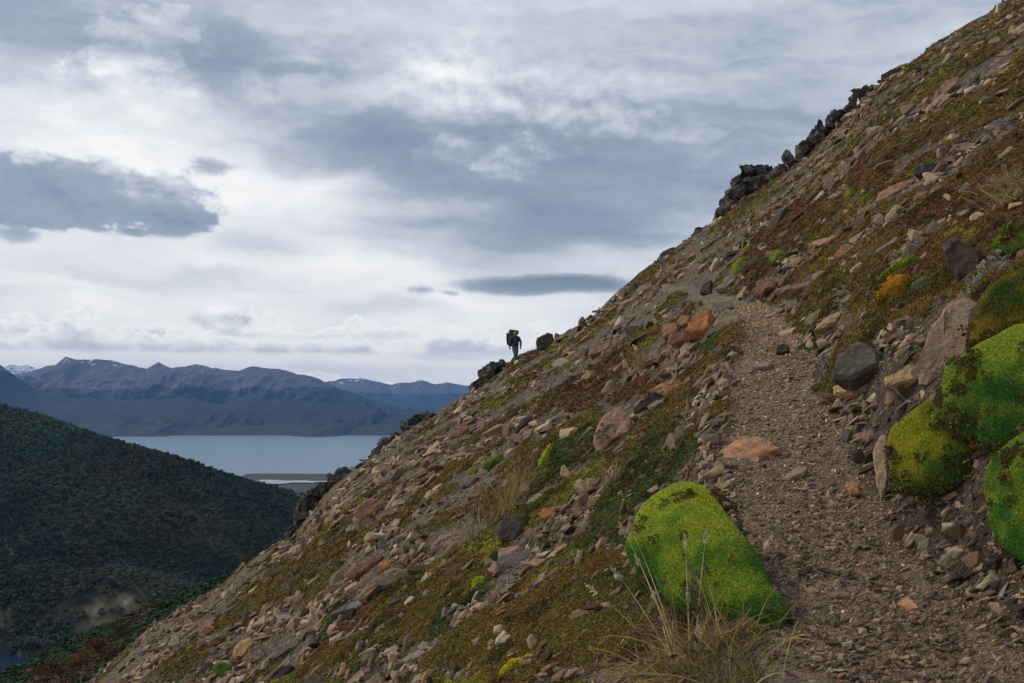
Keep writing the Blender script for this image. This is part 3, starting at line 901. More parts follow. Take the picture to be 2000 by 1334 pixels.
def lie_frame(poly, n=22):
    """outline lying on the ground: the plane of the slope at its middle"""
    Q = resample(poly, n)
    cpx = np.array(poly, float).mean(0)
    hx, hy = hit([cpx[0]], [cpx[1]])
    p0 = np.array([hx[0], hy[0], float(top_z(hx, hy)[0])])
    nrm = surf_normal(hx, hy, 0.3)[0]
    v = ray(*cpx); v = v / np.linalg.norm(v)
    # keep the face from being seen too much on edge
    if abs(nrm @ v) < 0.42:
        nrm = nrm - v * (0.42 + (nrm @ v)); nrm /= np.linalg.norm(nrm)
    W = np.array([ray(*q) * (nrm @ p0) / (nrm @ ray(*q)) for q in Q])
    return W, nrm, hy[0]

TINT = dict(brown=(.23,.175,.135), tan=(.42,.31,.19), cream=(.50,.40,.25), pink=(.34,.225,.175), red=(.27,.135,.095), rust=(.43,.19,.085), orange=(.50,.26,.12),
            slate=(.085,.088,.098), dark=(.075,.062,.055), grey=(.215,.20,.185), pale=(.36,.325,.27), olive=(.27,.245,.165), black=(.022,.020,.019), blue=(.17,.18,.195))

# (name, how it sits: u upright / l lying, tint, depth or thickness relative to width, label, short landmark, outline)
HEROES = [
 ('boulder','u','dark2',.55,'dark grey rounded boulder with a chipped lower corner beside the gravel path','dark grey boulder beside the path',[(1620,737),(1625,712),(1635,690),(1662,670),(1690,670),(1715,685),(1717,715),(1687,730),(1655,742)]),
 ('flat_rock','u','brown2',.30,'big pointed brown slab leaning uphill, behind the lime moss cushion','big pointed leaning slab',[(1882,564),(1911,597),(1900,655),(1885,695),(1855,720),(1812,750),(1797,751),(1780,720),(1800,687),(1822,632),(1850,602)]),
 ('flat_rock','u','tan',.5,'tan wedge-shaped block at the foot of the big pointed leaning slab','tan wedge under the leaning slab',[(1723,740),(1782,710),(1788,720),(1792,742),(1725,755)]),
 ('flat_rock','l','tan',.2,'long thin tan stone lying under the dark grey boulder by the path','thin tan stone under the grey boulder',[(1632,765),(1640,761),(1725,755),(1727,760),(1675,773),(1634,780)]),
 ('boulder','u','maroon',.7,'very dark red-brown boulder with black lichen on top, in the upper bank','dark boulder with black lichen',[(1838,480),(1850,465),(1870,464),(1900,476),(1920,498),(1922,528),(1905,545),(1870,546),(1848,522)]),
 ('flat_rock','l','rust2',.10,'flat orange-tan flagstone set in the path behind the lime cushion','flat orange flagstone on the path',[(1397,897),(1425,876),(1458,857),(1495,866),(1529,880),(1485,899),(1481,909),(1427,908)]),
 ('flat_rock','u','pink',.22,'large pinkish pyramid slab with black lichen spots on its face','pink slab with black spots',[(1157,862),(1165,832),(1177,812),(1217,792),(1232,822),(1232,840),(1190,865),(1167,882)]),
 ('stone','u','rust2',.5,'salmon-pink angular block above the black slate, left of the path','salmon block above the black slate',[(1267,762),(1285,750),(1322,741),(1335,752),(1325,767),(1305,777),(1292,770)]),
 ('flat_rock','u','black2',.4,'blackish pointed slate wedge just below the salmon block','blackish slate wedge',[(1235,797),(1258,778),(1282,762),(1302,780),(1267,797),(1237,807)]),
 ('flat_rock','l','blue',.2,'thin blue-grey slate strip leaning on the blackish slate wedge','thin blue-grey slate strip',[(1267,797),(1285,787),(1310,784),(1312,790),(1290,800),(1272,804)]),
 ('boulder','u','rust',.6,'bright orange lichen-crusted boulder at the left edge of the path bend','bright orange boulder',[(1335,647),(1347,622),(1367,605),(1386,607),(1388,637),(1375,648)]),
 ('flat_rock','u','red',.4,'long dull red slab lying in front of the bright orange boulder','long red slab below the orange boulder',[(1304,660),(1310,652),(1342,649),(1375,647),(1370,655),(1340,664),(1312,673),(1304,670)]),
 ('stone','u','pinkrust',.6,'rounded stone with dark and orange bands, left of the bright orange boulder','banded round stone',[(1292,645),(1300,632),(1322,630),(1326,640),(1322,650),(1295,660)]),
 ('stone','u','rust2',.6,'small rusty stone tucked behind the banded round stone','small rusty stone behind the banded one',[(1320,629),(1330,614),(1347,617),(1345,630),(1332,636)]),
 ('boulder','u','olive',.5,'yellowish grey boulder with a dark base at the path bend','yellowish grey boulder at the path bend',[(1390,642),(1400,620),(1415,605),(1435,604),(1452,622),(1450,630),(1427,635),(1400,650)]),
 ('flat_rock','u','grey',.5,'flat grey-brown block behind the yellowish grey boulder','grey-brown block behind the yellowish boulder',[(1387,592),(1425,587),(1434,600),(1412,607),(1390,612)]),
 ('flat_rock','l','cream',.16,'pale tan flat stone with a dark hollow, on the right edge of the path','pale tan stone with a dark hollow',[(1514,662),(1525,652),(1557,642),(1557,648),(1537,660)]),
 ('flat_rock','u','cream',.25,'curved cream-coloured slab sloping down beside the olive-grey stone','curved cream slab',[(1590,647),(1605,627),(1622,616),(1640,609),(1647,609),(1632,627),(1612,638)]),
 ('stone','u','olive',.35,'smooth olive-grey stone half buried in green heath, right of the path','olive-grey stone in green heath',[(1569,634),(1572,622),(1590,610),(1605,602),(1610,603),(1597,630),(1585,636)]),
 ('flat_rock','u','tan2',.5,'long thin plank-like tan slab bridging stones above the path bend','long plank-like slab',[(1510,571),(1517,564),(1570,550),(1620,543),(1622,548),(1580,558),(1525,572)]),
 ('stone','u','olive2',.6,'greenish grey rounded block resting above the long plank-like slab','greenish block above the plank slab',[(1585,538),(1595,530),(1617,527),(1627,537),(1605,547),(1587,547)]),
 ('boulder','u','red2',.5,'reddish brown boulder with a dark hollow at the top of the path bend','reddish boulder with a hollow',[(1472,575),(1475,555),(1497,542),(1517,547),(1515,560),(1497,566),(1487,581)]),
 ('flat_rock','u','pale',.3,'pale grey tilted slab at the top of the path bend','pale grey tilted slab',[(1396,566),(1404,556),(1417,542),(1439,536),(1435,549),(1415,563)]),
 ('stone','u','dark',.5,'dark triangular stone standing left of the pale grey tilted slab','dark triangular stone',[(1365,571),(1375,552),(1389,546),(1387,574)]),
 ('stone','u','grey2',.35,'grey spike of rock standing up on the upper path','grey spike on the upper path',[(1359,511),(1359,486),(1366,491),(1377,502),(1372,512)]),
 ('flat_rock','u','pink',.4,'pinkish slab trailing up behind the grey spike','pinkish slab behind the grey spike',[(1377,507),(1390,492),(1400,482),(1422,469),(1420,480),(1400,497)]),
 ('flat_rock','u','rust2',.3,'flat rusty slab just left of the grey spike','rusty slab left of the grey spike',[(1337,509),(1346,497),(1358,490),(1359,508)]),
 ('stone','u','pinkrust',.6,'rounded pinkish red stone with a pale twig on top','rounded pinkish red stone',[(1626,504),(1632,490),(1645,478),(1657,475),(1672,482),(1668,500),(1645,509)]),
 ('stone','u','pale2',.35,'narrow pale wedge standing below the rounded pinkish red stone','narrow pale wedge',[(1631,538),(1640,520),(1648,505),(1652,510),(1646,538)]),
 ('flat_rock','u','tan3',.3,'largest tan slab on the upper slope, above the dark-fronted block','largest tan slab on the upper slope',[(1705,394),(1712,380),(1737,362),(1765,354),(1790,352),(1762,372),(1727,392)]),
 ('stone','u','brown3',.6,'tan-topped block with a dark front face, below the largest tan slab','tan block with a dark front',[(1674,410),(1700,397),(1725,396),(1707,408),(1692,414),(1685,432),(1672,428)]),
 ('flat_rock','u','blue',.35,'blue-grey slab overhanging a black gap near the top right','blue-grey overhanging slab',[(1922,252),(1940,237),(1960,231),(1975,227),(1981,232),(1970,247),(1930,257)]),
 ('flat_rock','u','black2',.4,'black ledge of rock on the upper slope, right of the largest tan slab','black ledge on the upper slope',[(1780,332),(1800,323),(1825,317),(1862,315),(1832,332),(1812,343),(1785,342)]),
 ('flat_rock','u','dark',.35,'dark inclined ledge high on the slope below the big crag','dark inclined ledge',[(1690,331),(1700,305),(1730,290),(1757,279),(1747,295),(1720,312),(1700,332)]),
 ('flat_rock','u','pale3',.25,'long pale pinkish slab with dark dots near the skyline','long pale slab near the skyline',[(1813,197),(1830,175),(1850,157),(1870,150),(1868,166),(1838,192)]),
 ('flat_rock','l','tan3',.2,'tan flat stone, upper one of a pair left of the rounded pinkish stone','tan flat stone, upper of the pair',[(1560,478),(1578,468),(1597,461),(1601,470),(1575,479)]),
 ('flat_rock','l','tan3',.2,'tan flat stone, lower and longer of a pair left of the rounded pinkish stone','tan flat stone, lower of the pair',[(1581,485),(1600,475),(1625,469),(1647,462),(1640,471),(1602,487)]),
 ('flat_rock','u','brown',.35,'long curved brown slab with a rounded back in the scree','long curved brown slab',[(695,1168),(712,1145),(732,1125),(752,1115),(775,1110),(800,1112),(815,1122),(798,1132),(770,1142),(742,1150),(715,1171)]),
 ('flat_rock','u','red2',.4,'reddish brown bread-shaped slab just above the long curved brown slab','reddish bread-shaped slab',[(675,1120),(690,1102),(708,1092),(725,1085),(750,1084),(742,1096),(720,1112),(690,1128)]),
 ('stone','l','blue',.3,'smooth blue-grey spindle-shaped stone below the long curved brown slab','blue-grey spindle stone',[(675,1203),(690,1187),(707,1179),(722,1173),(731,1176),(722,1186),(705,1196)]),
 ('stone','u','orange',.5,'small orange stone touching the top of the long curved brown slab','small orange stone on the curved slab',[(737,1108),(742,1097),(755,1094),(768,1096),(761,1106),(745,1112)]),
 ('stone','u','cream',.6,'small round cream stone below the long curved brown slab','small round cream stone',[(757,1193),(767,1185),(780,1190),(776,1201),(760,1201)]),
 ('stone','u','grey2',.5,'pale grey block under the blue-grey spindle stone','pale grey block under the spindle',[(681,1228),(683,1213),(692,1209),(698,1212),(695,1221),(687,1230)]),
 ('flat_rock','l','pink2',.16,'pink flat plate at the top of the stone pile by the brown heath','pink plate on the stone pile',[(967,1080),(995,1072),(1022,1064),(1027,1075),(1000,1086),(970,1100),(966,1092)]),
 ('flat_rock','l','slate',.18,'dark slate oval plate under the pink plate','dark slate oval plate',[(970,1106),(977,1092),(1005,1084),(1042,1077),(1047,1095),(1031,1112),(1000,1118)]),
 ('flat_rock','l','brown2',.12,'brown irregular plate overlapping the dark slate oval plate','brown plate over the slate oval',[(1015,1103),(1045,1096),(1082,1099),(1067,1115),(1035,1108)]),
 ('flat_rock','l','tan2',.14,'greenish tan pointed plate right of the pink plate','greenish tan pointed plate',[(1068,1092),(1085,1075),(1110,1062),(1099,1082),(1080,1093)]),
 ('stone','u','olive',.4,'mottled yellow-grey upright stone below the dark slate oval plate','mottled yellow-grey upright stone',[(962,1172),(962,1150),(977,1137),(1005,1140),(1007,1149),(985,1166),(967,1181)]),
 ('stone','u','grey',.4,'grey-brown block wedged between the slate oval and the mottled stone','grey-brown wedged block',[(970,1133),(980,1122),(1010,1125),(1006,1140),(977,1138)]),
 ('stone','u','rust2',.35,'rusty elongated stone right of the mottled yellow-grey stone','rusty elongated stone',[(1000,1178),(1015,1162),(1032,1147),(1036,1156),(1022,1173)]),
 ('boulder','u','dark',.5,'dark jutting rock head at the top of the stone pile, under dry grass','dark jutting rock head',[(967,1039),(975,1020),(992,1004),(1030,1004),(1022,1030),(1002,1056),(977,1056)]),
 ('flat_rock','l','olive2',.12,'olive-topped slab resting on the dark jutting rock head','olive-topped slab',[(980,1031),(1003,1018),(1027,1009),(1031,1015),(1002,1026)]),
 ('stone','u','rust',.5,'bright rust-orange stone right of the dark jutting rock head','rust-orange stone by the rock head',[(1050,1006),(1060,993),(1085,990),(1090,1004),(1064,1013)]),
 ('flat_rock','l','grey',.2,'grey flat slab just above the rust-orange stone','grey slab above the rust-orange stone',[(1030,986),(1055,970),(1090,964),(1082,984),(1048,994)]),
 ('stone','u','brown3',.6,'squarish brown block with a lit top in the middle of the bare scree','squarish brown block in bare scree',[(902,958),(925,952),(940,950),(947,962),(936,971),(912,973)]),
 ('stone','u','grey',.5,'dark-fronted slab above the squarish brown block','dark-fronted slab above the brown block',[(897,941),(912,932),(927,926),(936,932),(918,948),(900,951)]),
 ('boulder','u','red2',.5,'large red-brown boulder with a dark side near the left skyline','large red-brown boulder near the skyline',[(690,1002),(700,985),(715,975),(735,973),(752,977),(756,990),(727,1007),(702,1018)]),
 ('flat_rock','u','rust3',.3,'rusty sloping slab high in the scree','rusty sloping slab high in the scree',[(877,856),(892,843),(907,834),(916,837),(899,851)]),
 ('stone','u','pink',.3,'upright reddish slab right of the rusty sloping slab','upright reddish slab',[(930,843),(937,820),(947,814),(946,838)]),
 ('flat_rock','l','pink',.2,'long reddish slab beside an olive strip of heath','long reddish slab by the olive strip',[(833,949),(852,934),(873,922),(881,928),(855,951)]),
 ('stone','u','grey2',.5,'grey block just below the rusty sloping slab','grey block below the rusty slab',[(874,864),(885,857),(895,855),(898,865),(882,871)]),
 ('boulder','u','cream2',.6,'warm cream-orange block standing next to a speckled granite block','cream-orange block',[(452,1281),(458,1266),(470,1250),(485,1245),(496,1255),(487,1268),(477,1281),(462,1288)]),
 ('boulder','u','granite',.6,'speckled brown granite-like block right of the cream-orange block','speckled granite-like block',[(482,1284),(487,1267),(510,1261),(521,1281),(495,1296)]),
 ('flat_rock','u','grey',.3,'long grey slab sloping down to a point in the lower scree','long grey pointed slab',[(521,1284),(535,1268),(550,1257),(568,1248),(585,1241),(597,1246),(570,1268),(540,1284)]),
 ('boulder','u','pink',.6,'pinkish cube-like block on the lower slope above the brown heath band','pinkish cube-like block',[(386,1237),(392,1215),(412,1207),(421,1217),(409,1233),(395,1239)]),
 ('stone','u','pale',.5,'whitish pointed stone low in the scree','whitish pointed stone',[(325,1262),(333,1248),(341,1239),(350,1243),(352,1258),(340,1263)]),
 ('flat_rock','u','slate',.3,'dark slate slab near the bottom edge of the scree','dark slate slab at the bottom',[(515,1328),(538,1308),(565,1294),(571,1298),(550,1326),(530,1336)]),
 ('flat_rock','u','pink',.35,'pinkish sloping slab at the bottom edge beside green heath','pinkish sloping slab at the bottom',[(605,1316),(622,1297),(640,1288),(657,1281),(668,1285),(645,1304),(618,1322)]),
 ('boulder','u','dark2',.6,'dark triangular boulder cut by the bottom edge','dark triangular boulder at the bottom',[(578,1350),(596,1324),(612,1312),(628,1320),(645,1338),(640,1352)]),
 ('stone','u','grey',.7,'dark grey rounded stone, right one of a pair in the brown heath','rounded stone, right of the pair',[(836,1270),(840,1255),(852,1244),(864,1252),(866,1266),(850,1275)]),
 ('stone','u','pale2',.7,'pale rounded stone, left one of a pair in the brown heath','rounded stone, left of the pair',[(814,1262),(825,1252),(837,1254),(836,1268),(820,1272)]),
 ('flat_rock','l','grey2',.2,'flat grey slab in front of the pair of rounded stones','flat slab before the pair',[(785,1297),(805,1283),(825,1272),(840,1277),(818,1288),(795,1298)]),
 ('boulder','u','brown2',.6,'brown angular boulder cut by the bottom edge, beside green heath','brown boulder at the bottom edge',[(705,1345),(716,1328),(732,1316),(745,1310),(749,1330),(742,1350),(712,1352)]),
 ('boulder','u','black3',.8,'dark mossy boulder on the skyline just right of the hiker','dark boulder beside the hiker',[(1046,668),(1049,659),(1058,654),(1069,651),(1079,653),(1083,663),(1070,680),(1049,690)]),
 ('flat_rock','l','grey2',.2,'grey flat plate on the slope below the hiker','grey plate below the hiker',[(1078,717),(1092,705),(1103,701),(1116,706),(1102,717),(1086,722)]),
 ('boulder','u','black2',.5,'black rock with a hollow beside a pale block on the red-brown heath','black rock with a hollow',[(1087,767),(1093,752),(1104,741),(1120,735),(1124,748),(1110,757),(1096,769)]),
 ('stone','u','pale',.4,'pale angular block touching the black rock with a hollow','pale block beside the black rock',[(1115,752),(1130,742),(1146,747),(1134,758),(1117,761)]),
 ('flat_rock','u','pink',.4,'reddish slab above a dark gap, middle slope','reddish slab over a dark gap',[(1147,692),(1160,680),(1175,673),(1191,667),(1193,675),(1172,688),(1152,694)]),
 ('flat_rock','u','red2',.3,'reddish brown leaning slab left of the reddish slab over a dark gap','reddish leaning slab',[(1122,699),(1131,689),(1140,682),(1148,680),(1139,701)]),
 ('stone','u','brown',.3,'upright grey-brown slab between green heath and the path','upright grey-brown slab by green heath',[(1314,867),(1317,840),(1325,830),(1337,842),(1336,861)]),
 ('flat_rock','l','olive2',.2,'flat greenish tan slab at the left edge of the path','greenish tan slab at the path edge',[(1337,839),(1352,830),(1370,826),(1376,831),(1346,844)]),
 ('flat_rock','l','grey',.25,'curved grey slab below the upright grey-brown slab','curved grey slab below the upright one',[(1285,889),(1300,878),(1318,869),(1340,860),(1343,868),(1322,880),(1300,889)]),
 ('flat_rock','u','pale2',.3,'narrow pale slab leaning left of the pink slab with black spots','narrow pale leaning slab',[(1130,859),(1142,844),(1152,832),(1161,835),(1142,861)]),
 ('stone','u','tan',.5,'small pointed tan stone at the edge of the yellow-green heath','small pointed tan stone',[(1092,927),(1096,912),(1101,906),(1116,925),(1110,934)]),
 ('flat_rock','u','tan3',.3,'orange-tan slab right of the small pointed tan stone','orange-tan slab by the pointed stone',[(1112,936),(1128,922),(1152,907),(1157,914),(1142,928),(1125,938)]),
 ('stone','l','grey2',.3,'flat round grey-brown stone in the middle of the path','flat round stone in the path',[(1467,721),(1480,715),(1498,714),(1511,717),(1504,725),(1477,727)]),
 ('flat_rock','l','brown',.1,'thin worn slab flush with the path, left of the flat round stone','worn slab flush with the path',[(1425,735),(1448,723),(1470,719),(1472,728),(1442,738)]),
 ('stone','l','tan2',.3,'pale elongated stone in the path below the orange flagstone','pale elongated stone in the path',[(1525,946),(1540,933),(1558,922),(1579,922),(1570,936),(1538,948)]),
 ('stone','u','orange2',.5,'orange chunk at the right edge of the path before the cushions','orange chunk at the path edge',[(1646,949),(1664,937),(1679,947),(1678,964),(1662,967)]),
 ('flat_rock','u','pale4',.35,'tall narrow pale stone standing against the yellow-green cushion','tall pale stone against the cushion',[(1704,885),(1710,866),(1718,851),(1729,847),(1733,897),(1732,935),(1731,951),(1720,976),(1710,935)]),
 ('stone','l','orange2',.3,'small triangular orange stone in the near path','small triangular orange stone',[(1754,1185),(1777,1173),(1798,1194),(1777,1198)]),
 ('stone','l','tan2',.35,'small tan stone at the left side of the near path, beside the cushion tip','small tan stone in the near path',[(1571,1156),(1589,1150),(1600,1161),(1583,1165)]),
 ('stone','l','brown',.2,'flat elongated brown stone in the near path','flat elongated brown path stone',[(1612,1163),(1632,1158),(1654,1160),(1661,1169),(1623,1173)]),
 ('stone','u','dark',.6,'small black burnt-looking stone on the right edge of the path','small black stone on the path edge',[(1515,688),(1517,677),(1530,670),(1541,675),(1540,686),(1527,691)]),
 ('stone','u','grey2',.4,'small grey standing stone by the path bend, like a finger','grey finger stone',[(1533,598),(1534,580),(1539,573),(1544,580),(1545,599)]),
 ('stone','u','tan3',.6,'orange-tan cube right of the grey finger stone','orange-tan cube by the finger stone',[(1598,576),(1600,566),(1612,560),(1612,571),(1602,578)]),
 ('stone','u','red2',.6,'brown block with a tan edge under the long plank-like slab','brown block under the plank slab',[(1560,578),(1573,566),(1580,554),(1597,560),(1585,575),(1568,582)]),
 ('stone','u','tan2',.5,'tan block beside the foot of the big leaning slab, uphill of the grey boulder','tan block uphill of the grey boulder',[(1783,668),(1795,656),(1806,653),(1808,665),(1797,671)]),
 ('flat_rock','u','red',.25,'thin reddish slab lying on the steep bank above the heath','thin reddish slab on the bank',[(1650,568),(1662,556),(1675,552),(1672,560),(1656,570)]),
]
EXTRA = dict(dark2=(.115,.105,.10), brown2=(.27,.205,.16), maroon=(.060,.038,.033), rust2=(.40,.225,.14), black2=(.042,.041,.043), black3=(.06,.062,.05), pinkrust=(.37,.20,.13), tan2=(.33,.265,.175), olive2=(.31,.285,.205),
             red2=(.25,.15,.112), grey2=(.26,.235,.205), pale2=(.34,.30,.235), tan3=(.38,.255,.165), brown3=(.25,.19,.135), pale3=(.37,.28,.215), pink2=(.34,.195,.15), rust3=(.36,.175,.10), cream2=(.52,.35,.19),
             granite=(.22,.17,.145), orange2=(.52,.29,.165), pale4=(.45,.35,.26))
TINT.update(EXTRA)

landmarks = []      # (column, row, phrase)
ROCKS = []
for i, (name, how, tint, thick, label, short, poly) in enumerate(HEROES):
    P = np.array(poly, float); wpx = P[:, 0].max() - P[:, 0].min(); hpx = P[:, 1].max() - P[:, 1].min()
    if how == 'u':
        W, ax, dep = up_frame(poly, 'sky' if 'skyline just' in label else 0.42, 26)
        w = min(wpx, hpx * 1.6) * dep / FPX; d = max(w * thick, 0.02) * 1.6
        rings = [(-0.06 * d, 0.80), (0.02 * d, 0.97), (0.14 * d, 1.0), (0.60 * d, 0.96), (1.0 * d, 0.74)]
        cen = W.mean(0)
    else:
        W, ax, dep = lie_frame(poly, 24)
        w = wpx * dep / FPX; d = max(w * thick, 0.012)
        rings = [(-1.0 * d, 0.85), (-0.3 * d, 0.99), (0.35 * d, 1.0), (0.62 * d, 0.95), (0.75 * d, 0.82)]
        cen = W.mean(0)
    if 'tall narrow pale' in label: W = W * 0.94; cen = W.mean(0)
    o = ring_solid(name, W, ax, rings, cen, M_ROCK, jit=w * 0.008, namp=w * 0.055, nsc=2.6 / max(w, 0.05), seed=i + 1)
    o.color = (TINT[tint][0] * .95, TINT[tint][1] * .86, TINT[tint][2] * .70, 1)
    tag(o, label, 'rock', 'rocks and stones on the hillside')
    landmarks.append((P[:, 0].mean(), P[:, 1].mean(), short))
    ROCKS.append((P[:, 0].min(), P[:, 0].max(), P[:, 1].min(), P[:, 1].max()))

# black lichen blotches on the pink slab and the dark boulder are in the rock itself (raised crusts)
def crusts(host_idx, spots):
    name, how, tint, thick, label, short, poly = HEROES[host_idx]
    W, ax, dep = up_frame(poly, 0.42, 26)
    p0 = W.mean(0); nrm = -ax
    parent = [o for o in COL.objects if o.get('label') == label][0]
    for (px, py, rp) in spots:
        r = ray(px, py); c = r * (nrm @ p0) / (nrm @ r); rad = rp * dep / FPX
        vs = []; n = 12
        for ring, (s, h) in enumerate(((1.0, -0.3), (0.95, 0.25), (0.55, 0.5))):
            for k in range(n):
                a = 2 * math.pi * k / n; rr = rad * s * (1 + 0.14 * math.sin(2 * a + px) + 0.16 * math.sin(5 * a + py))
                vs.append((rr * math.cos(a), -h * rad * 0.22, rr * math.sin(a)))
        vs.append((0, -0.12 * rad, 0))
        fs = []
        for ring in range(2):
            for k in range(n):
                a_, b_ = ring * n + k, ring * n + (k + 1) % n
                fs += [a_, b_, b_ + n, a_, b_ + n, a_ + n]
        for k in range(n): fs += [2 * n + k, 2 * n + (k + 1) % n, 3 * n]
        me = mesh_np('lichen_crust', np.array(vs), fs, 3, M_CRAG, True)
        o = bpy.data.objects.new('lichen_crust', me); link(o)
        o.parent = parent
        o.location = Vector(c) + Vector(nrm) * (0.004 * dep) - parent.location
        o.rotation_euler = Vector((0, -1, 0)).rotation_difference(Vector(nrm)).to_euler()
w = 0.1
crusts(6, [(1178,833,4),(1190,836,4.5),(1183,843,5),(1172,845,3.5),(1166,850,3),(1187,857,4.5),(1172,857,3.5),(1180,851,3),(1198,833,3),(1203,846,2.5),(1163,839,2.5),(1177,866,3)])
crusts(4, [(1853,483,11),(1868,470,8)])

# ================================================================ crags on the skyline
CRAGS = [
 ('black lichen-covered crag, tallest on the right-hand skyline', [(1400,440),(1402,415),(1418,408),(1420,385),(1438,375),(1437,350),(1447,325),(1475,320),(1505,322),(1512,347),(1490,375),(1460,405),(1425,430)]),
 ('long black broken crag climbing the skyline above the tallest crag', [(1505,345),(1540,302),(1560,300),(1580,265),(1600,245),(1622,235),(1640,215),(1655,195),(1672,180),(1700,176),(1706,195),(1690,225),(1660,262),(1620,285),(1590,325),(1570,330),(1545,342),(1515,352)]),
 ('small black crag highest on the skyline at the upper right', [(1717,166),(1724,147),(1742,139),(1754,147),(1748,160),(1725,172)]),
 ('dark crag with a pale grey face below the hiker', [(916,782),(919,755),(935,740),(945,725),(965,717),(985,711),(1010,706),(1022,716),(1000,737),(968,765),(935,792)]),
 ('black lichen clumps on a rock rib above the water, middle of the left skyline', [(738,880),(742,865),(765,858),(790,838),(812,822),(830,818),(822,838),(800,872),(775,897),(745,895)]),
 ('big black broken crag lowest on the left skyline over the forest', [(568,1056),(583,1020),(583,985),(590,965),(605,955),(630,950),(650,935),(665,922),(682,918),(692,942),(668,972),(652,1002),(622,1024),(582,1056)]),
 ('small dark knob of rock on the skyline above the grey spike', [(1303,505),(1307,492),(1318,486),(1326,492),(1322,502),(1312,508)]),
 ('pair of small dark knobs on the skyline below the tallest crag', [(1352,474),(1356,464),(1370,457),(1378,447),(1390,448),(1384,460),(1368,472)]),
 ('dark knob on the skyline between the channel and the hiker crag', [(800,842),(806,826),(822,813),(832,818),(820,838)]),
]
for i, (label, poly) in enumerate(CRAGS):
    P = np.array(poly, float)
    u = (P[:, 0].mean() - 1000) / FPX
    yr = float(ridge_y(np.array([u]))[0]) - 2.2
    rc = np.random.default_rng(3000 + i)
    a_ = P.min(0); b_ = P.max(0)
    cen = []
    area = 0.5 * abs(np.sum(P[:, 0] * np.roll(P[:, 1], -1) - np.roll(P[:, 0], -1) * P[:, 1]))
    want = int(np.clip(area / 95, 5, 60))
    while len(cen) < want:
        q = rc.uniform(a_, b_, (400, 2)); q = q[inpoly(q[:, 0], q[:, 1], poly)]
        cen += [tuple(k_) for k_ in q]
    cen = cen[:want] + [tuple(k_) for k_ in resample(poly, max(8, want // 2))]
    bm = bmesh.new(); Vs = []
    for (qx, qy) in cen:
        r0 = rc.uniform(6.0, 13.0) * yr / FPX
        c0 = ray(qx + 3, qy + 5) * (yr + rc.uniform(-.5, .7))
        rt = Matrix.Translation(c0) @ Matrix.Rotation(rc.uniform(-.9, .1), 4, 'Y') @ Matrix.Rotation(rc.uniform(0, 6.28), 4, 'Z') @ Matrix.Diagonal((r0 * rc.uniform(1.0, 1.7), r0 * rc.uniform(.9, 1.4), r0 * rc.uniform(.55, 1.0), 1))
        bmesh.ops.create_icosphere(bm, subdivisions=3, radius=1.0, matrix=rt)
    bm.verts.ensure_lookup_table()
    Vv = np.array([v_.co[:] for v_ in bm.verts])
    dv = np.stack([fbm3(Vv + 40 * q, 1.3, 5, 310 + i + q, .55) for q in range(3)], -1) * .55
    Vv = Vv + np.sign(dv) * np.abs(dv) ** .85
    org = Vv.mean(0); org[2] = Vv[:, 2].min()
    for v_, co_ in zip(bm.verts, Vv - org): v_.co = co_
    me = bpy.data.meshes.new('rock_crag'); bm.to_mesh(me); bm.free(); me.materials.append(M_CRAG)
    o = link(bpy.data.objects.new('rock_crag', me)); o.location = org
    tag(o, label, 'crag', 'dark crags along the skyline')
    landmarks.append((P[:, 0].mean(), P[:, 1].mean(), 'skyline crag'))

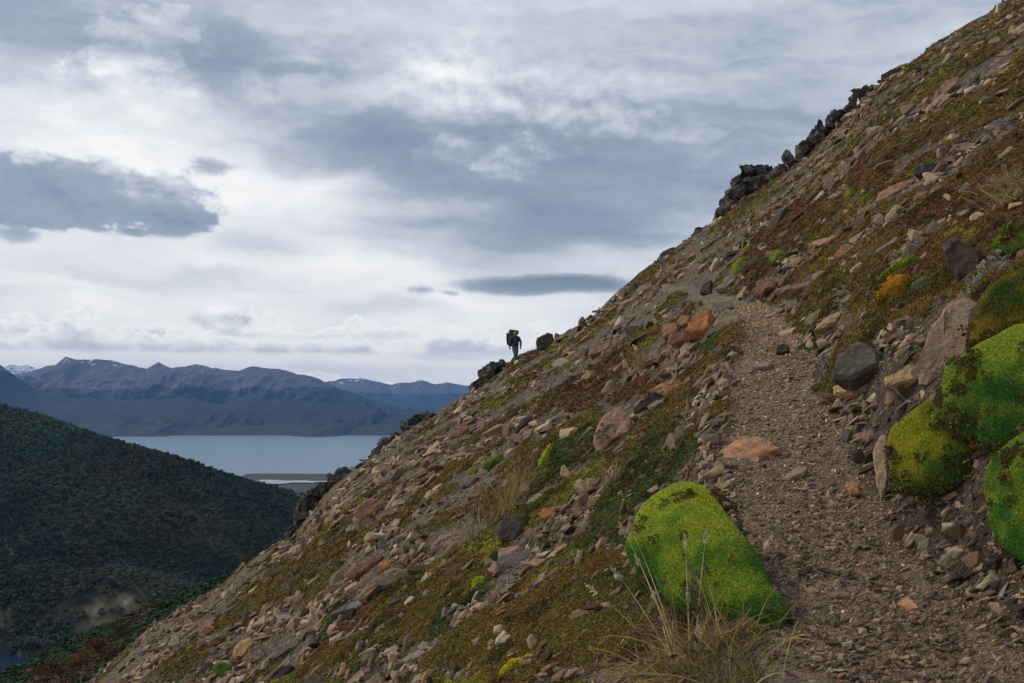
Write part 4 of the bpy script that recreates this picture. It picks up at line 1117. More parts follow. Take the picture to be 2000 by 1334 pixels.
# ================================================================ loose stones
def stone_mesh(seed, flat, pointy, detail):
    """angular plates (two ragged outlines) and a few chunks"""
    r_ = np.random.default_rng(seed)
    if flat < 0.6:
        m_ = int(r_.integers(5, 8)); a = np.sort(r_.uniform(0, 2 * np.pi, m_)) + r_.normal(0, .1, m_); asp = r_.uniform(.5, .85)
        rad = r_.uniform(.75, 1.0, m_)
        o_ = np.stack([rad * np.cos(a), rad * np.sin(a) * asp], -1)
        if pointy: o_[:, 1] *= (1.0 - .5 * np.clip(o_[:, 0], -1, 1))
        lo = np.concatenate([o_ * r_.uniform(.8, 1.0, (m_, 1)), np.full((m_, 1), -flat * .5) + r_.normal(0, flat * .08, (m_, 1))], 1)
        md_ = np.concatenate([o_ * r_.uniform(.97, 1.06, (m_, 1)), r_.normal(0, flat * .22, (m_, 1))], 1)
        tilt = r_.normal(0, .10, 2)
        hi = np.concatenate([o_ * r_.uniform(.72, .98, (m_, 1)), np.full((m_, 1), flat * .5) + r_.normal(0, flat * .05, (m_, 1))], 1)
        hi[:, 2] += hi[:, 0] * tilt[0] + hi[:, 1] * tilt[1]
        pts = np.concatenate([lo, md_, hi])
    else:
        n = 12
        pts = r_.normal(0, 1, (n, 3)); pts /= np.linalg.norm(pts, axis=1, keepdims=True)
        pts *= r_.uniform(0.75, 1.0, (n, 1)); pts[:, 1] *= r_.uniform(0.6, 0.9); pts[:, 2] = np.clip(pts[:, 2], -0.7, 0.6) * flat
    bm = bmesh.new()
    for p in pts: bm.verts.new(p * 0.5)
    bmesh.ops.convex_hull(bm, input=bm.verts[:])
    bmesh.ops.delete(bm, geom=[v for v in bm.verts if not v.link_faces], context='VERTS')
    bmesh.ops.dissolve_limit(bm, angle_limit=R(9), verts=bm.verts[:], edges=bm.edges[:])
    if detail:
        bmesh.ops.bevel(bm, geom=bm.edges[:], offset=0.012, segments=1, affect='EDGES', profile=0.6)
        bmesh.ops.triangulate(bm, faces=bm.faces[:])
        bmesh.ops.subdivide_edges(bm, edges=[e for e in bm.edges if e.calc_length() > 0.2], cuts=1, use_grid_fill=True)
        for v in bm.verts:
            q = np.array([v.co[:]])
            v.co += Vector(v.co).normalized() * float(fbm3(q + seed, 4.0, 2, seed)[0]) * 0.035
    bmesh.ops.triangulate(bm, faces=bm.faces[:])
    bmesh.ops.recalc_face_normals(bm, faces=bm.faces[:])
    me = bpy.data.meshes.new('stone'); bm.to_mesh(me); bm.free()
    return me
LIB = [stone_mesh(500 + k, [0.14, 0.20, 0.30, 0.80, 0.17, 0.42][k % 6], k % 3 == 0, True) for k in range(24)]
for me in LIB: me.materials.append(M_ROCK)

PAL = np.array([TINT[k] for k in ('brown','brown','brown','brown2','brown3','grey','grey','grey2','grey2','pink','pink','red2','tan2','tan2','tan','tan3','olive','dark2','slate','pale2','rust2','cream','granite','granite')])
PAL = PAL * np.array([0.88, 0.735, 0.515])
def near_path(x, y):
    d, hw = path_d(x, y); return np.abs(d) / hw

def slope_rot(x, y, spin, tx, ty):
    """euler angles that lay a stone on the slope (fall line along local x), turned by spin and tipped by tx, ty"""
    n = surf_normal(x, y, 0.4)
    zax = n
    xax = np.stack([np.ones_like(x), np.zeros_like(x), np.zeros_like(x)], -1)
    xax = xax - (xax * zax).sum(-1, keepdims=True) * zax; xax /= np.linalg.norm(xax, axis=-1, keepdims=True)
    yax = np.cross(zax, xax)
    c, s = np.cos(spin)[:, None], np.sin(spin)[:, None]
    x1 = xax * c + yax * s; y1 = -xax * s + yax * c
    c, s = np.cos(tx)[:, None], np.sin(tx)[:, None]
    y2 = y1 * c + zax * s; z2 = -y1 * s + zax * c
    c, s = np.cos(ty)[:, None], np.sin(ty)[:, None]
    x3 = x1 * c - z2 * s; z3 = x1 * s + z2 * c
    M = np.stack([x3, y2, z3], -1)       # columns
    ey = -np.arcsin(np.clip(M[:, 2, 0], -1, 1))
    ex = np.arctan2(M[:, 2, 1], M[:, 2, 2]); ez = np.arctan2(M[:, 1, 0], M[:, 0, 0])
    return np.stack([ex, ey, ez], -1)

def sample_ground(n, seed, jit=True):
    """points spread evenly over the slope as seen from the viewpoint, a little beyond the frame"""
    r_ = np.random.default_rng(seed)
    out = []; got = 0
    while got < n:
        px = r_.uniform(-60, 2120, n); py = r_.uniform(-40, 1400, n)
        u = (px - 1000) / FPX; v = (HOR - py) / FPX
        ok = v < sky_v(u) - 0.0005
        u, v = u[ok], v[ok]
        lo = np.full(u.shape, math.log(1.5)); hi = np.log(ridge_y(u))
        for _ in range(22):
            m = (lo + hi) / 2; y = np.exp(m)
            g = base_z(u * y, y) - v * y
            lo = np.where(g < 0, m, lo); hi = np.where(g < 0, hi, m)
        y = np.exp((lo + hi) / 2)
        k = (y < ridge_y(u) * 0.995) & (y > 1.7)
        out.append(np.stack([u[k] * y[k], y[k]], -1)); got += k.sum()
    return np.concatenate(out)[:n]

NST = 150000
S = sample_ground(NST, 91)
sx, sy = S[:, 0], S[:, 1]
r_ = np.random.default_rng(92)
spx = 4.8 * (1 - r_.random(NST)) ** (-1 / 1.05)          # apparent size in photo pixels, many small, few large
spx = np.where(spx > 58, r_.uniform(8, 58, NST), spx)
size = spx * sy / FPX
spx = np.where((sy > 22) & (spx > 36), 6 + (spx * 7.3) % 28, spx)
size = np.clip(spx * sy / FPX, 0.012, 0.70)
size = np.where(sy < 5, np.minimum(size, 0.10), size)
hkS = heath_kind(sx, sy)
npth = near_path(sx, sy)
clus = fbm2(sx * 0.55, sy * 0.35, 3, 95) + 0.5 * fbm2(sx * 1.9, sy * 1.2, 2, 96)
keep = np.where(hkS >= 0, r_.random(NST) < 0.035, r_.random(NST) < np.clip(0.62 + clus * 2.6, 0.06, 1.0))
keep &= ~((npth < 1.05) & ((size > 0.045) | (r_.random(NST) > 0.35)))
sPX, sPY = proj(sx, sy, ground_z(sx, sy))
inhero = np.zeros(NST, bool)
for (a, b_, c, d) in ROCKS:
    inhero |= (sPX > a - 2) & (sPX < b_ + 2) & (sPY > c - 2) & (sPY < d + 2) & (spx > 9)
keep &= ~inhero
bankS = (path_d(sx, sy)[0] > 0.2) & (path_d(sx, sy)[0] < 1.0) & (sy < 4.9)
keep &= ~(bankS & (r_.random(NST) < 0.80))
sx, sy, size, spx, clus = sx[keep], sy[keep], size[keep], spx[keep], clus[keep]
hkS = hkS[keep]
n = len(sx)
spin = r_.normal(0.15, 0.75, n); spin[r_.random(n) < 0.25] += math.pi / 2
srot = slope_rot(sx, sy, spin, r_.normal(-0.14, 0.38, n), r_.normal(0.05, 0.34, n))
ssc = np.stack([size * r_.uniform(0.9, 1.35, n), size * r_.uniform(0.75, 1.1, n), size * r_.uniform(0.75, 1.35, n)], -1)
tone = fbm2(sx * 0.4, sy * 0.4, 2, 97)
pick = np.clip(((r_.random(n) + tone * 0.25) % 1.0) * len(PAL), 0, len(PAL) - 1).astype(int)
scol = PAL[pick] * np.exp(r_.normal(-0.06, 0.58, (n, 1)))
scol = np.minimum(scol, np.array([.46, .37, .27]))
scol = scol * 0.72 + scol.mean(1, keepdims=True) * np.array([1.14, 1.0, .80]) * 0.28
sz = top_z(sx, sy) + size * r_.uniform(0.02, 0.20, n)
order = np.argsort(-spx * np.where((sPX[keep] > 0) & (sPX[keep] < 2000) & (sPY[keep] > 0) & (sPY[keep] < 1334), 1, 0))
NBIG = 300 - len(HEROES)
bigi = order[:NBIG]
resti = order[NBIG:]

CNAME = {'brown':'brown','brown2':'brown','brown3':'brown','grey':'grey','grey2':'light grey','pink':'pinkish','red2':'reddish','tan2':'dull tan','tan':'tan','tan3':'orange-tan','olive':'olive-grey','dark2':'dark','slate':'slate-dark','pale2':'pale','rust2':'rusty','cream':'cream','granite':'speckled brown'}
PALN = ['brown','brown','brown','brown2','brown3','grey','grey','grey2','grey2','pink','pink','red2','tan2','tan2','tan','tan3','olive','dark2','slate','pale2','rust2','cream','granite','granite']
LM = np.array([(a, b_) for a, b_, _ in landmarks]); LN = [c for _, _, c in landmarks]
useful = np.array([c != 'skyline crag' for c in LN])
taken = set()
px_all, py_all = proj(sx, sy, sz)
SHAPE = ['thin', 'flat', 'angular', 'chunky', 'slaty', 'blocky']
def stone_label(k, libk):
    base = f"{CNAME[PALN[pick[k]]]} {SHAPE[libk % 6]} stone"
    sizew = 'large ' if spx[k] > 34 else ('small ' if spx[k] < 20 else '')
    d = LM - (px_all[k], py_all[k]); dist = np.hypot(d[:, 0], d[:, 1]) + np.where(useful, 0, 1e5)
    cand = np.argsort(dist)[:6]
    tries = []
    for c in cand:
        dx, dy = -d[c]
        if abs(dy) > abs(dx): rel = 'above' if dy < 0 else 'below'
        else: rel = 'right of' if dx > 0 else 'left of'
        far = '' if dist[c] > 110 else ('just ' if dist[c] > 45 else 'close ')
        tries += [f"{sizew}{base} {far}{rel} the {LN[c]}", f"{sizew}{base} {rel} the {LN[c]}"]
    for t in tries:
        if t not in taken and len(t.replace('-', ' ').split()) <= 17: taken.add(t); return t
    t = tries[0]; return t
for k in bigi:
    libk = int(r_.integers(0, len(LIB)))
    o = bpy.data.objects.new('stone', LIB[libk]); link(o)
    o.location = (sx[k], sy[k], sz[k]); o.rotation_euler = srot[k]; o.scale = ssc[k]
    o.color = (*scol[k], 1)
    tag(o, stone_label(k, libk), 'rock', 'rocks and stones on the hillside')

# ---------------------------------------------------------------- scatter of uncountable pieces
def hidden_lib(name, meshes):
    c = bpy.data.collections.new(name)
    for k, me in enumerate(meshes):
        o = bpy.data.objects.new(f'{name}_{k:02d}', me); c.objects.link(o)
    return c

def scatter(name, coll, pos, rot, scl, col, idx):
    me = bpy.data.meshes.new(name)
    me.vertices.add(len(pos)); me.vertices.foreach_set('co', np.asarray(pos, np.float32).ravel())
    for an, typ, dat, key in (('rot', 'FLOAT_VECTOR', rot, 'vector'), ('scl', 'FLOAT_VECTOR', scl, 'vector')):
        a = me.attributes.new(an, typ, 'POINT'); a.data.foreach_set(key, np.asarray(dat, np.float32).ravel())
    a = me.attributes.new('col', 'FLOAT_COLOR', 'POINT')
    a.data.foreach_set('color', np.concatenate([col, np.ones((len(col), 1))], 1).astype(np.float32).ravel())
    a = me.attributes.new('idx', 'INT', 'POINT'); a.data.foreach_set('value', np.asarray(idx, np.int32))
    o = bpy.data.objects.new(name, me); link(o)
    ng = bpy.data.node_groups.new(name, 'GeometryNodeTree')
    ng.interface.new_socket('Geometry', in_out='INPUT', socket_type='NodeSocketGeometry')
    ng.interface.new_socket('Geometry', in_out='OUTPUT', socket_type='NodeSocketGeometry')
    N = ng.nodes; L = ng.links
    gi = N.new('NodeGroupInput'); go = N.new('NodeGroupOutput')
    ip = N.new('GeometryNodeInstanceOnPoints'); ci = N.new('GeometryNodeCollectionInfo')
    ci.inputs['Collection'].default_value = coll; ci.inputs['Separate Children'].default_value = True; ci.inputs['Reset Children'].default_value = True
    ip.inputs['Pick Instance'].default_value = True
    def na(nm, typ):
        q = N.new('GeometryNodeInputNamedAttribute'); q.data_type = typ; q.inputs['Name'].default_value = nm; return q.outputs[0]
    er = N.new('FunctionNodeEulerToRotation')
    L.new(na('rot', 'FLOAT_VECTOR'), er.inputs[0])
    L.new(gi.outputs[0], ip.inputs['Points']); L.new(ci.outputs[0], ip.inputs['Instance'])
    L.new(na('idx', 'INT'), ip.inputs['Instance Index']); L.new(er.outputs[0], ip.inputs['Rotation']); L.new(na('scl', 'FLOAT_VECTOR'), ip.inputs['Scale'])
    L.new(ip.outputs[0], go.inputs[0])
    md = o.modifiers.new('scatter', 'NODES'); md.node_group = ng
    return tag(o, kind='stuff')

LIB_I = []
for me in LIB:
    c = me.copy(); c.materials.clear(); c.materials.append(M_ROCK_I); LIB_I.append(c)
rock_coll = hidden_lib('scree_piece', LIB_I)
k = resti
scatter('scree', rock_coll, np.stack([sx[k], sy[k], sz[k]], -1), srot[k], ssc[k], scol[k], r_.integers(0, len(LIB), len(k)))

# fine gravel on the path and between the stones
NG = 170000
G = sample_ground(NG, 191); gx_, gy_ = G[:, 0], G[:, 1]
gp = 2.6 * (1 - r_.random(NG)) ** (-1 / 2.2); gp = np.minimum(gp, 14)
gs = np.clip(gp * gy_ / FPX, 0.006, 0.10)
gk = heath_kind(gx_, gy_)
onp = near_path(gx_, gy_) < 1.15
gs = np.where(onp, np.clip(gs * 0.9, 0.006, 0.045), gs)
kp = np.where(gk >= 0, r_.random(NG) < 0.05, True)
gx_, gy_, gs, onp = gx_[kp], gy_[kp], gs[kp], onp[kp]
# extra chips on the path itself
m = 60000
ey = np.exp(r_.uniform(math.log(1.7), math.log(12.0), m)); pc, pw = np.interp(ey, PY, PX), np.interp(ey, PY, PW)
ex = pc + pw * r_.normal(0, 0.75, m)
es = np.clip(2.6 * (1 - r_.random(m)) ** (-1 / 2.6), 0, 13) * ey / FPX; es = np.clip(es, 0.005, 0.04)
gx_ = np.concatenate([gx_, ex]); gy_ = np.concatenate([gy_, ey]); gs = np.concatenate([gs, es]); onp = np.concatenate([onp, np.ones(m, bool)])
n = len(gx_)
grot = slope_rot(gx_, gy_, r_.uniform(0, 6.28, n), r_.normal(0, 0.25, n), r_.normal(0, 0.25, n))
gcol = PAL[r_.integers(0, len(PAL), n)] * np.exp(r_.normal(0, 0.4, (n, 1)))
gcol = np.where(onp[:, None], gcol, gcol * 0.72)
gcol = np.where(onp[:, None], (gcol * 0.55 + np.array([.30, .215, .135]) * 0.45) * np.exp(r_.normal(0.27, 0.35, (n, 1))), gcol)
gcol = np.where((onp & (r_.random(n) < 0.14))[:, None], np.array([.42, .31, .19]) * r_.uniform(0.8, 1.2, (n, 1)), gcol)
gz = top_z(gx_, gy_) + gs * r_.uniform(0.0, 0.18, n)
gsc = np.stack([gs * r_.uniform(0.9, 1.4, n), gs * r_.uniform(0.7, 1.0, n), gs * r_.uniform(0.5, 0.9, n)], -1)
LIB_G = []
for k_ in range(10):
    me = stone_mesh(700 + k_, [0.25, 0.35, 0.5][k_ % 3], k_ % 2 == 0, False); me.materials.append(M_ROCK_I); LIB_G.append(me)
scatter('gravel', hidden_lib('gravel_piece', LIB_G), np.stack([gx_, gy_, gz], -1), grot, gsc, gcol, r_.integers(0, 10, n))

# ================================================================ heath and moss
def leaf_mat(name, inst, c=(.1, .1, .1)):
    m, b = new_mat(name)
    if inst: col = attr('col', 'INSTANCER').outputs['Color']
    else:
        col = E.nt.nodes.new('ShaderNodeObjectInfo').outputs['Color']
    n = noise(coord('Object'), 6.0, 2)
    setc(b, mixc(1.0, col, ramp(n, [(0.3, (0.6,)*3), (0.7, (1.35,)*3)]), 'MULTIPLY'))
    b.inputs['Roughness'].default_value = 0.8
    b.inputs['Specular IOR Level'].default_value = 0.15
    return m
M_LEAF_I = leaf_mat('heath_leaf', True)
M_LEAF = leaf_mat('plant_leaf', False)

def leaf_clump(seed, n, ls, mat, hgt=0.6, up=0.4):
    """many small leaf faces filling a low dome of radius 0.5"""
    r_ = np.random.default_rng(seed)
    a = r_.uniform(0, 2 * np.pi, n); rad = 0.5 * np.sqrt(r_.random(n)); 
    z = hgt * 0.5 * np.sqrt(np.maximum(1 - (rad / 0.5) ** 2, 0)) * r_.uniform(0.35, 1.1, n)
    c = np.stack([rad * np.cos(a), rad * np.sin(a), z], -1)
    d = r_.normal(0, 1, (n, 3)); d[:, 2] = np.abs(d[:, 2]) + up; d /= np.linalg.norm(d, axis=1, keepdims=True)
    s = np.cross(d, r_.normal(0, 1, (n, 3))); s /= np.linalg.norm(s, axis=1, keepdims=True)
    L = (ls * r_.uniform(0.7, 1.4, n))[:, None]; Wd = L * 0.42
    V_ = np.stack([c - d * L * 0.5, c + s * Wd, c + d * L * 0.5, c - s * Wd], 1).reshape(-1, 3)
    return mesh_np('leaf_clump', V_, np.arange(4 * n), 4, mat, False)

HC = {0: np.array([(.150,.098,.030),(.135,.112,.028),(.105,.108,.026),(.160,.100,.034),(.080,.066,.026)]),
      1: np.array([(.130,.068,.028),(.110,.060,.026),(.140,.090,.028),(.085,.052,.028),(.105,.080,.028)]),
      2: np.array([(.060,.090,.022),(.045,.070,.020),(.085,.095,.024),(.100,.082,.028),(.050,.098,.024)]),
      3: np.array([(.190,.180,.028),(.150,.150,.028),(.115,.135,.024),(.140,.112,.030),(.215,.205,.030)])}
NH = 210000
H_ = sample_ground(NH, 291); hx_, hy_ = H_[:, 0], H_[:, 1]
hk_ = heath_kind(hx_, hy_)
r_ = np.random.default_rng(292)
kp = (hk_ >= 0) & (mat_at(hx_, hy_) > 0.25 + 0.2 * r_.random(NH))
hx_, hy_, hk_ = hx_[kp], hy_[kp], hk_[kp]
# the near mat gets finer, denser sprigs
n = len(hx_)
hs = np.clip(r_.uniform(9, 17, n) * hy_ / FPX, 0.028, 0.42)
tone = fbm2(hx_ * 2.2, hy_ * 1.6, 3, 297) + 0.15 * r_.normal(0, 1, n)
hcol = np.zeros((n, 3))
for kd, pal in HC.items():
    s_ = hk_ == kd
    ci = np.clip(((tone[s_] * 0.9 + 0.5)) * len(pal), 0, len(pal) - 1).astype(int)
    hcol[s_] = pal[ci]
hcol *= r_.uniform(0.9, 2.2, (n, 1)) * np.array([1.1, .98, .9])
dk_ = fbm2(hx_ * 5, hy_ * 4, 2, 299) > 0.22
hcol[dk_] *= 0.55
hrot = slope_rot(hx_, hy_, r_.uniform(0, 6.28, n), r_.normal(0, 0.3, n), r_.normal(0, 0.3, n))
hz_ = top_z(hx_, hy_) - 0.04 * hs
hsc = np.stack([hs, hs, hs * r_.uniform(0.5, 1.1, n)], -1)
clumps = [leaf_clump(800 + k, 46, 0.20, M_LEAF_I) for k in range(6)]
scatter('heath', hidden_lib('heath_sprig', clumps), np.stack([hx_, hy_, hz_], -1), hrot, hsc, hcol, r_.integers(0, 6, n))

def chaikin(poly, it=2):
    P = np.array(poly, float)
    for _ in range(it):
        Q = np.roll(P, -1, 0)
        P = np.stack([P * 0.75 + Q * 0.25, P * 0.25 + Q * 0.75], 1).reshape(-1, 2)
    return P

MC = dict(lime=(.150,.242,.036), yellow=(.235,.225,.020), green=(.085,.160,.020), amber=(.22,.155,.022), olive=(.125,.125,.025), grey=(.11,.13,.06), bright=(.27,.30,.022), mid=(.150,.200,.030))
CUSHIONS = [
 ('u','lime',.42,'large smooth lime-green cushion of moss-like plants between heath and path', [(1212,1090),(1235,1036),(1250,990),(1285,955),(1346,939),(1377,955),(1408,986),(1447,1040),(1470,1082),(1497,1128),(1524,1178),(1528,1205),(1508,1221),(1466,1217),(1420,1194),(1370,1178),(1316,1178),(1285,1159),(1269,1113)]),
 ('u','mid',.55,'yellow-green cushion lobe behind the tall pale stone, over the dark bank', [(1743,850),(1758,828),(1795,803),(1840,780),(1885,790),(1905,850),(1900,905),(1870,935),(1820,952),(1775,945),(1750,915)]),
 ('u','mid2',.45,'biggest green cushion with a yellow patch, below the big leaning slab', [(1815,815),(1852,752),(1890,710),(1940,675),(2000,650),(2080,640),(2090,830),(2000,855),(1950,880),(1900,885),(1868,840)]),
 ('u','lime2',.55,'round bright green cushion cut by the right edge, lowest of the three', [(1912,950),(1930,910),(1970,870),(2010,848),(2080,850),(2090,1060),(2030,1100),(1980,1085),(1940,1060),(1915,1010)]),
 ('u','amber',.5,'amber-yellow cushion on the bank left of the dark boulder with black lichen', [(1712,595),(1732,552),(1765,537),(1784,540),(1775,562),(1767,587),(1737,602)]),
 ('u','green',.5,'smooth mid-green cushion directly above the amber-yellow cushion', [(1727,544),(1750,522),(1795,504),(1799,512),(1775,535),(1732,549)]),
 ('u','grey',.6,'grey-green cushion right of the amber-yellow cushion', [(1773,566),(1788,548),(1815,546),(1818,560),(1798,574)]),
 ('u','yellow',.5,'yellow cushion above the smooth mid-green cushion', [(1732,508),(1750,490),(1774,484),(1766,498),(1748,514),(1735,518)]),
 ('u','yellow',.5,'yellow cushion, upper of a pair above the pale grey tilted slab', [(1444,504),(1457,485),(1478,476),(1473,491),(1450,508)]),
 ('u','yellow',.5,'yellow cushion, lower and larger of a pair above the pale grey tilted slab', [(1426,530),(1442,512),(1468,498),(1462,520),(1442,538),(1427,535)]),
 ('u','mid',.5,'small green cushion with yellow rim right of the yellow pair', [(1502,509),(1512,495),(1540,491),(1548,502),(1527,512),(1512,521)]),
 ('l','bright',.25,'bright yellow-green moss in a curved strip among brown heath near the stone pile', [(870,1157),(880,1142),(897,1128),(917,1120),(917,1134),(895,1144)]),
 ('u','bright',.35,'upright tongue of bright yellow moss below the olive mound', [(918,1164),(925,1128),(946,1121),(947,1140),(932,1158)]),
 ('u','olive',.5,'smooth olive-green mound left of the pink plate on the stone pile', [(934,1103),(950,1080),(974,1071),(971,1095),(950,1109)]),
 ('l','bright',.25,'lime streak of moss along the long brown heath band', [(587,1158),(598,1145),(615,1132),(652,1111),(637,1126),(607,1151)]),
 ('l','yellow',.3,'small yellow moss patch above the reddish bread-shaped slab', [(718,1044),(735,1027),(749,1022),(746,1033),(730,1047)]),
 ('u','yellow',.4,'small bright yellow moss knob on the olive strip in the scree', [(910,924),(917,914),(928,908),(932,921),(921,929)]),
 ('u','mid',.4,'green and yellow moss mound right of the bright yellow knob', [(938,914),(955,897),(968,889),(982,888),(979,902),(954,914)]),
 ('u','bright',.3,'upright strip of yellow-green moss at the edge of the green heath', [(1049,922),(1057,887),(1081,860),(1077,880),(1065,905),(1061,932)]),
 ('l','bright',.25,'small lime patch on the red-brown heath below the hiker', [(1145,732),(1155,721),(1169,716),(1166,728),(1152,735)]),
 ('l','bright',.3,'lime moss streak in the near heath, right one at the bottom edge', [(970,1340),(985,1318),(1010,1300),(1047,1270),(1026,1300),(998,1326),(985,1342)]),
 ('l','bright',.3,'lime moss streak in the near heath, left one at the bottom edge', [(803,1338),(822,1322),(847,1308),(838,1325),(822,1340)]),
 ('l','bright',.3,'small lime moss patch between the two streaks at the bottom edge', [(862,1338),(872,1324),(890,1320),(888,1334),(876,1342)]),
 ('l','bright',.3,'sulphur-yellow moss splash on the upper right slope', [(1899,327),(1916,308),(1936,294),(1931,308),(1913,327)]),
 ('l','yellow',.3,'small sulphur-yellow splash higher than the larger splash', [(1951,283),(1966,272),(1978,274),(1963,283)]),
 ('u','yellow',.4,'narrow yellow cushion left of the largest tan slab', [(1646,394),(1654,372),(1663,366),(1664,384),(1655,396)]),
 ('u','olive',.5,'olive cushion above the dark boulder with black lichen', [(1855,459),(1873,443),(1891,444),(1889,458)]),
 ('u','yellow',.45,'yellow cushion with a pale stone at its foot, mid upper bank', [(1783,469),(1799,452),(1817,449),(1812,466)]),
 ('u','green',.4,'broad dark green cushion on the bank at the right edge', [(1940,482),(1958,447),(2000,428),(2060,430),(2070,500),(1970,505)]),
 ('u','olive',.40,'broad olive mound of heath behind the big leaning slab, at the right edge', [(1897,676),(1908,612),(1950,556),(2000,527),(2080,520),(2090,640),(1960,668),(1915,690)]),
 ('u','green',.5,'small green cushion beside whitish stones at the bottom left', [(413,1314),(422,1297),(447,1296),(452,1311),(431,1324)]),
 ('l','yellow',.3,'yellow moss strip under the hiker boulder', [(1052,728),(1066,716),(1082,707),(1070,728),(1056,740)]),
]
MC['mid2'] = (.120, .205, .035); MC['lime2'] = (.140, .225, .035)
BIGC = []
for i, (how, tint, bulge, label, poly) in enumerate(CUSHIONS):
    P = np.array(poly, float); wpx = np.ptp(P[:, 0]); hpx = np.ptp(P[:, 1])
    big = wpx > 110
    C = chaikin(poly, 2)
    if how == 'u': W, ax, dep = up_frame(C, 0.78 if i == 0 else (0.62 if big else 0.55), 120 if big else 48)
    else: W, nr_, dep = lie_frame(C, 48); ax = -nr_
    w = min(wpx, hpx * 1.5) * dep / FPX
    d = w * bulge * (0.55 if big else 0.7)
    T = np.linspace(1.45, 0.0, 24 if big else 9)
    rings = [(-d * math.sin(t) + 0.15 * d, max(math.cos(t), 0.12)) for t in T] + [(0.45 * d, 0.97), (0.9 * d, 0.85)]
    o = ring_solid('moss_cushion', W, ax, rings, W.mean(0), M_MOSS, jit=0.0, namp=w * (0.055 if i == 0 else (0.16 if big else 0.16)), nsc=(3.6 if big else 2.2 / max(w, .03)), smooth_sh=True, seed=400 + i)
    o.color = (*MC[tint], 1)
    tag(o, label, 'cushion plant', 'cushion plants and moss on the slope')
    if big or wpx > 60: BIGC.append((o, tint, 60000 if wpx > 200 else (30000 if big else 5000)))


# the crowded leaf rosettes that make up the skin of the cushions
ros_coll = hidden_lib('rosette', [leaf_clump(850 + k, 12, 0.42, M_LEAF_I, 0.9, 0.9) for k in range(4)])
sprig_coll = hidden_lib('cushion_sprig', [leaf_clump(860 + k, 34, 0.24, M_LEAF_I, 1.6, 0.6) for k in range(3)])
def frame_euler(nrm, spin):
    t = np.cross(nrm, np.array([0.3, 0.1, 0.95])); t /= np.linalg.norm(t, axis=1, keepdims=True)
    b_ = np.cross(nrm, t); c, s = np.cos(spin)[:, None], np.sin(spin)[:, None]
    x1 = t * c + b_ * s; y1 = np.cross(nrm, x1)
    M = np.stack([x1, y1, nrm], -1)
    return np.stack([np.arctan2(M[:, 2, 1], M[:, 2, 2]), -np.arcsin(np.clip(M[:, 2, 0], -1, 1)), np.arctan2(M[:, 1, 0], M[:, 0, 0])], -1)
for ci, (o, tint, n) in enumerate(BIGC):
    me = o.data; nv = len(me.vertices); co = np.empty(nv * 3, np.float32); me.vertices.foreach_get('co', co); co = co.reshape(-1, 3).astype(float)
    tri = np.empty(len(me.polygons) * 3, np.int32); me.polygons.foreach_get('vertices', tri); tri = tri.reshape(-1, 3)
    A, B_, C_ = co[tri[:, 0]], co[tri[:, 1]], co[tri[:, 2]]
    nr = np.cross(B_ - A, C_ - A); ar = np.linalg.norm(nr, axis=1); nrm = nr / (ar[:, None] + 1e-12)
    loc = np.array(o.location)
    facing = (nrm @ (-(loc + np.array([0, 0, 0]))) / np.linalg.norm(loc)) > -0.35
    rq = np.random.default_rng(600 + ci)
    pr = ar * facing; pk = rq.choice(len(tri), n, p=pr / pr.sum())
    r1 = np.sqrt(rq.random(n))[:, None]; r2 = rq.random(n)[:, None]
    pos = A[pk] * (1 - r1) + B_[pk] * r1 * (1 - r2) + C_[pk] * r1 * r2
    nm = nrm[pk] + rq.normal(0, .22, (n, 3)); nm /= np.linalg.norm(nm, axis=1, keepdims=True)
    wp = pos + loc
    f1 = fbm3(wp, 5.0, 3, 611); f2 = fbm3(wp, 22.0, 2, 617)
    base = np.array(MC[tint])
    mixv = np.clip(0.5 + f1 * 1.3 + f2 * .7 + (nrm[pk][:, 2] - .40) * .75 - nrm[pk][:, 0] * .18, 0, 1)[:, None]  # lit tops and left faces, shaded undersides, painted into the rosette colour
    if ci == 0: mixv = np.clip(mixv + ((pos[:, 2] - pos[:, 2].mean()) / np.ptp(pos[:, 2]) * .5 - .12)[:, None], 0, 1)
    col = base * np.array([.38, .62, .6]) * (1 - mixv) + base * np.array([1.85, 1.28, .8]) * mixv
    col = col * rq.uniform(1.25, 2.1, (n, 1))
    brown = (fbm3(wp + 5, 9.0, 3, 631) > (.60 if ci == 0 else .50)) | (rq.random(n) < .025)
    col[brown] = np.array([.15, .10, .035]) * rq.uniform(.6, 1.3, (brown.sum(), 1))
    dist = np.linalg.norm(loc)
    s_ = 0.0038 * dist / 3.2 * rq.uniform(.8, 1.6, n) * (1.5 if n < 6000 else 1.0)
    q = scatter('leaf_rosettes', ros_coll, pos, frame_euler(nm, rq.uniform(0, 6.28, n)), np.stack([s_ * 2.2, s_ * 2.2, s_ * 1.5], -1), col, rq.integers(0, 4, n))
    q.parent = o
    # sprigs of brown heath rooted in the cushion, thicker round its rim
    m_ = int(n * (.0012 if ci == 0 else .0022))
    cen = pos.mean(0); low = np.exp(-(pos[:, 2] - pos[:, 2].min()) / (np.ptp(pos[:, 2]) * .16)) * 2.2 + (fbm3(wp + 9, 6.0, 3, 641) > .30) * 1.0 + .02
    pk2 = rq.choice(n, m_, p=low / low.sum(), replace=False)
    cs = HC[0][rq.integers(0, 5, m_)] * rq.uniform(.5, 1.2, (m_, 1))
    s2 = 0.028 * dist / 3.2 * rq.uniform(.6, 1.5, m_)
    q = scatter('heath_sprigs', sprig_coll, pos[pk2], frame_euler(nm[pk2], rq.uniform(0, 6.28, m_)), np.stack([s2] * 3, -1), cs, rq.integers(0, 3, m_))
    q.parent = o

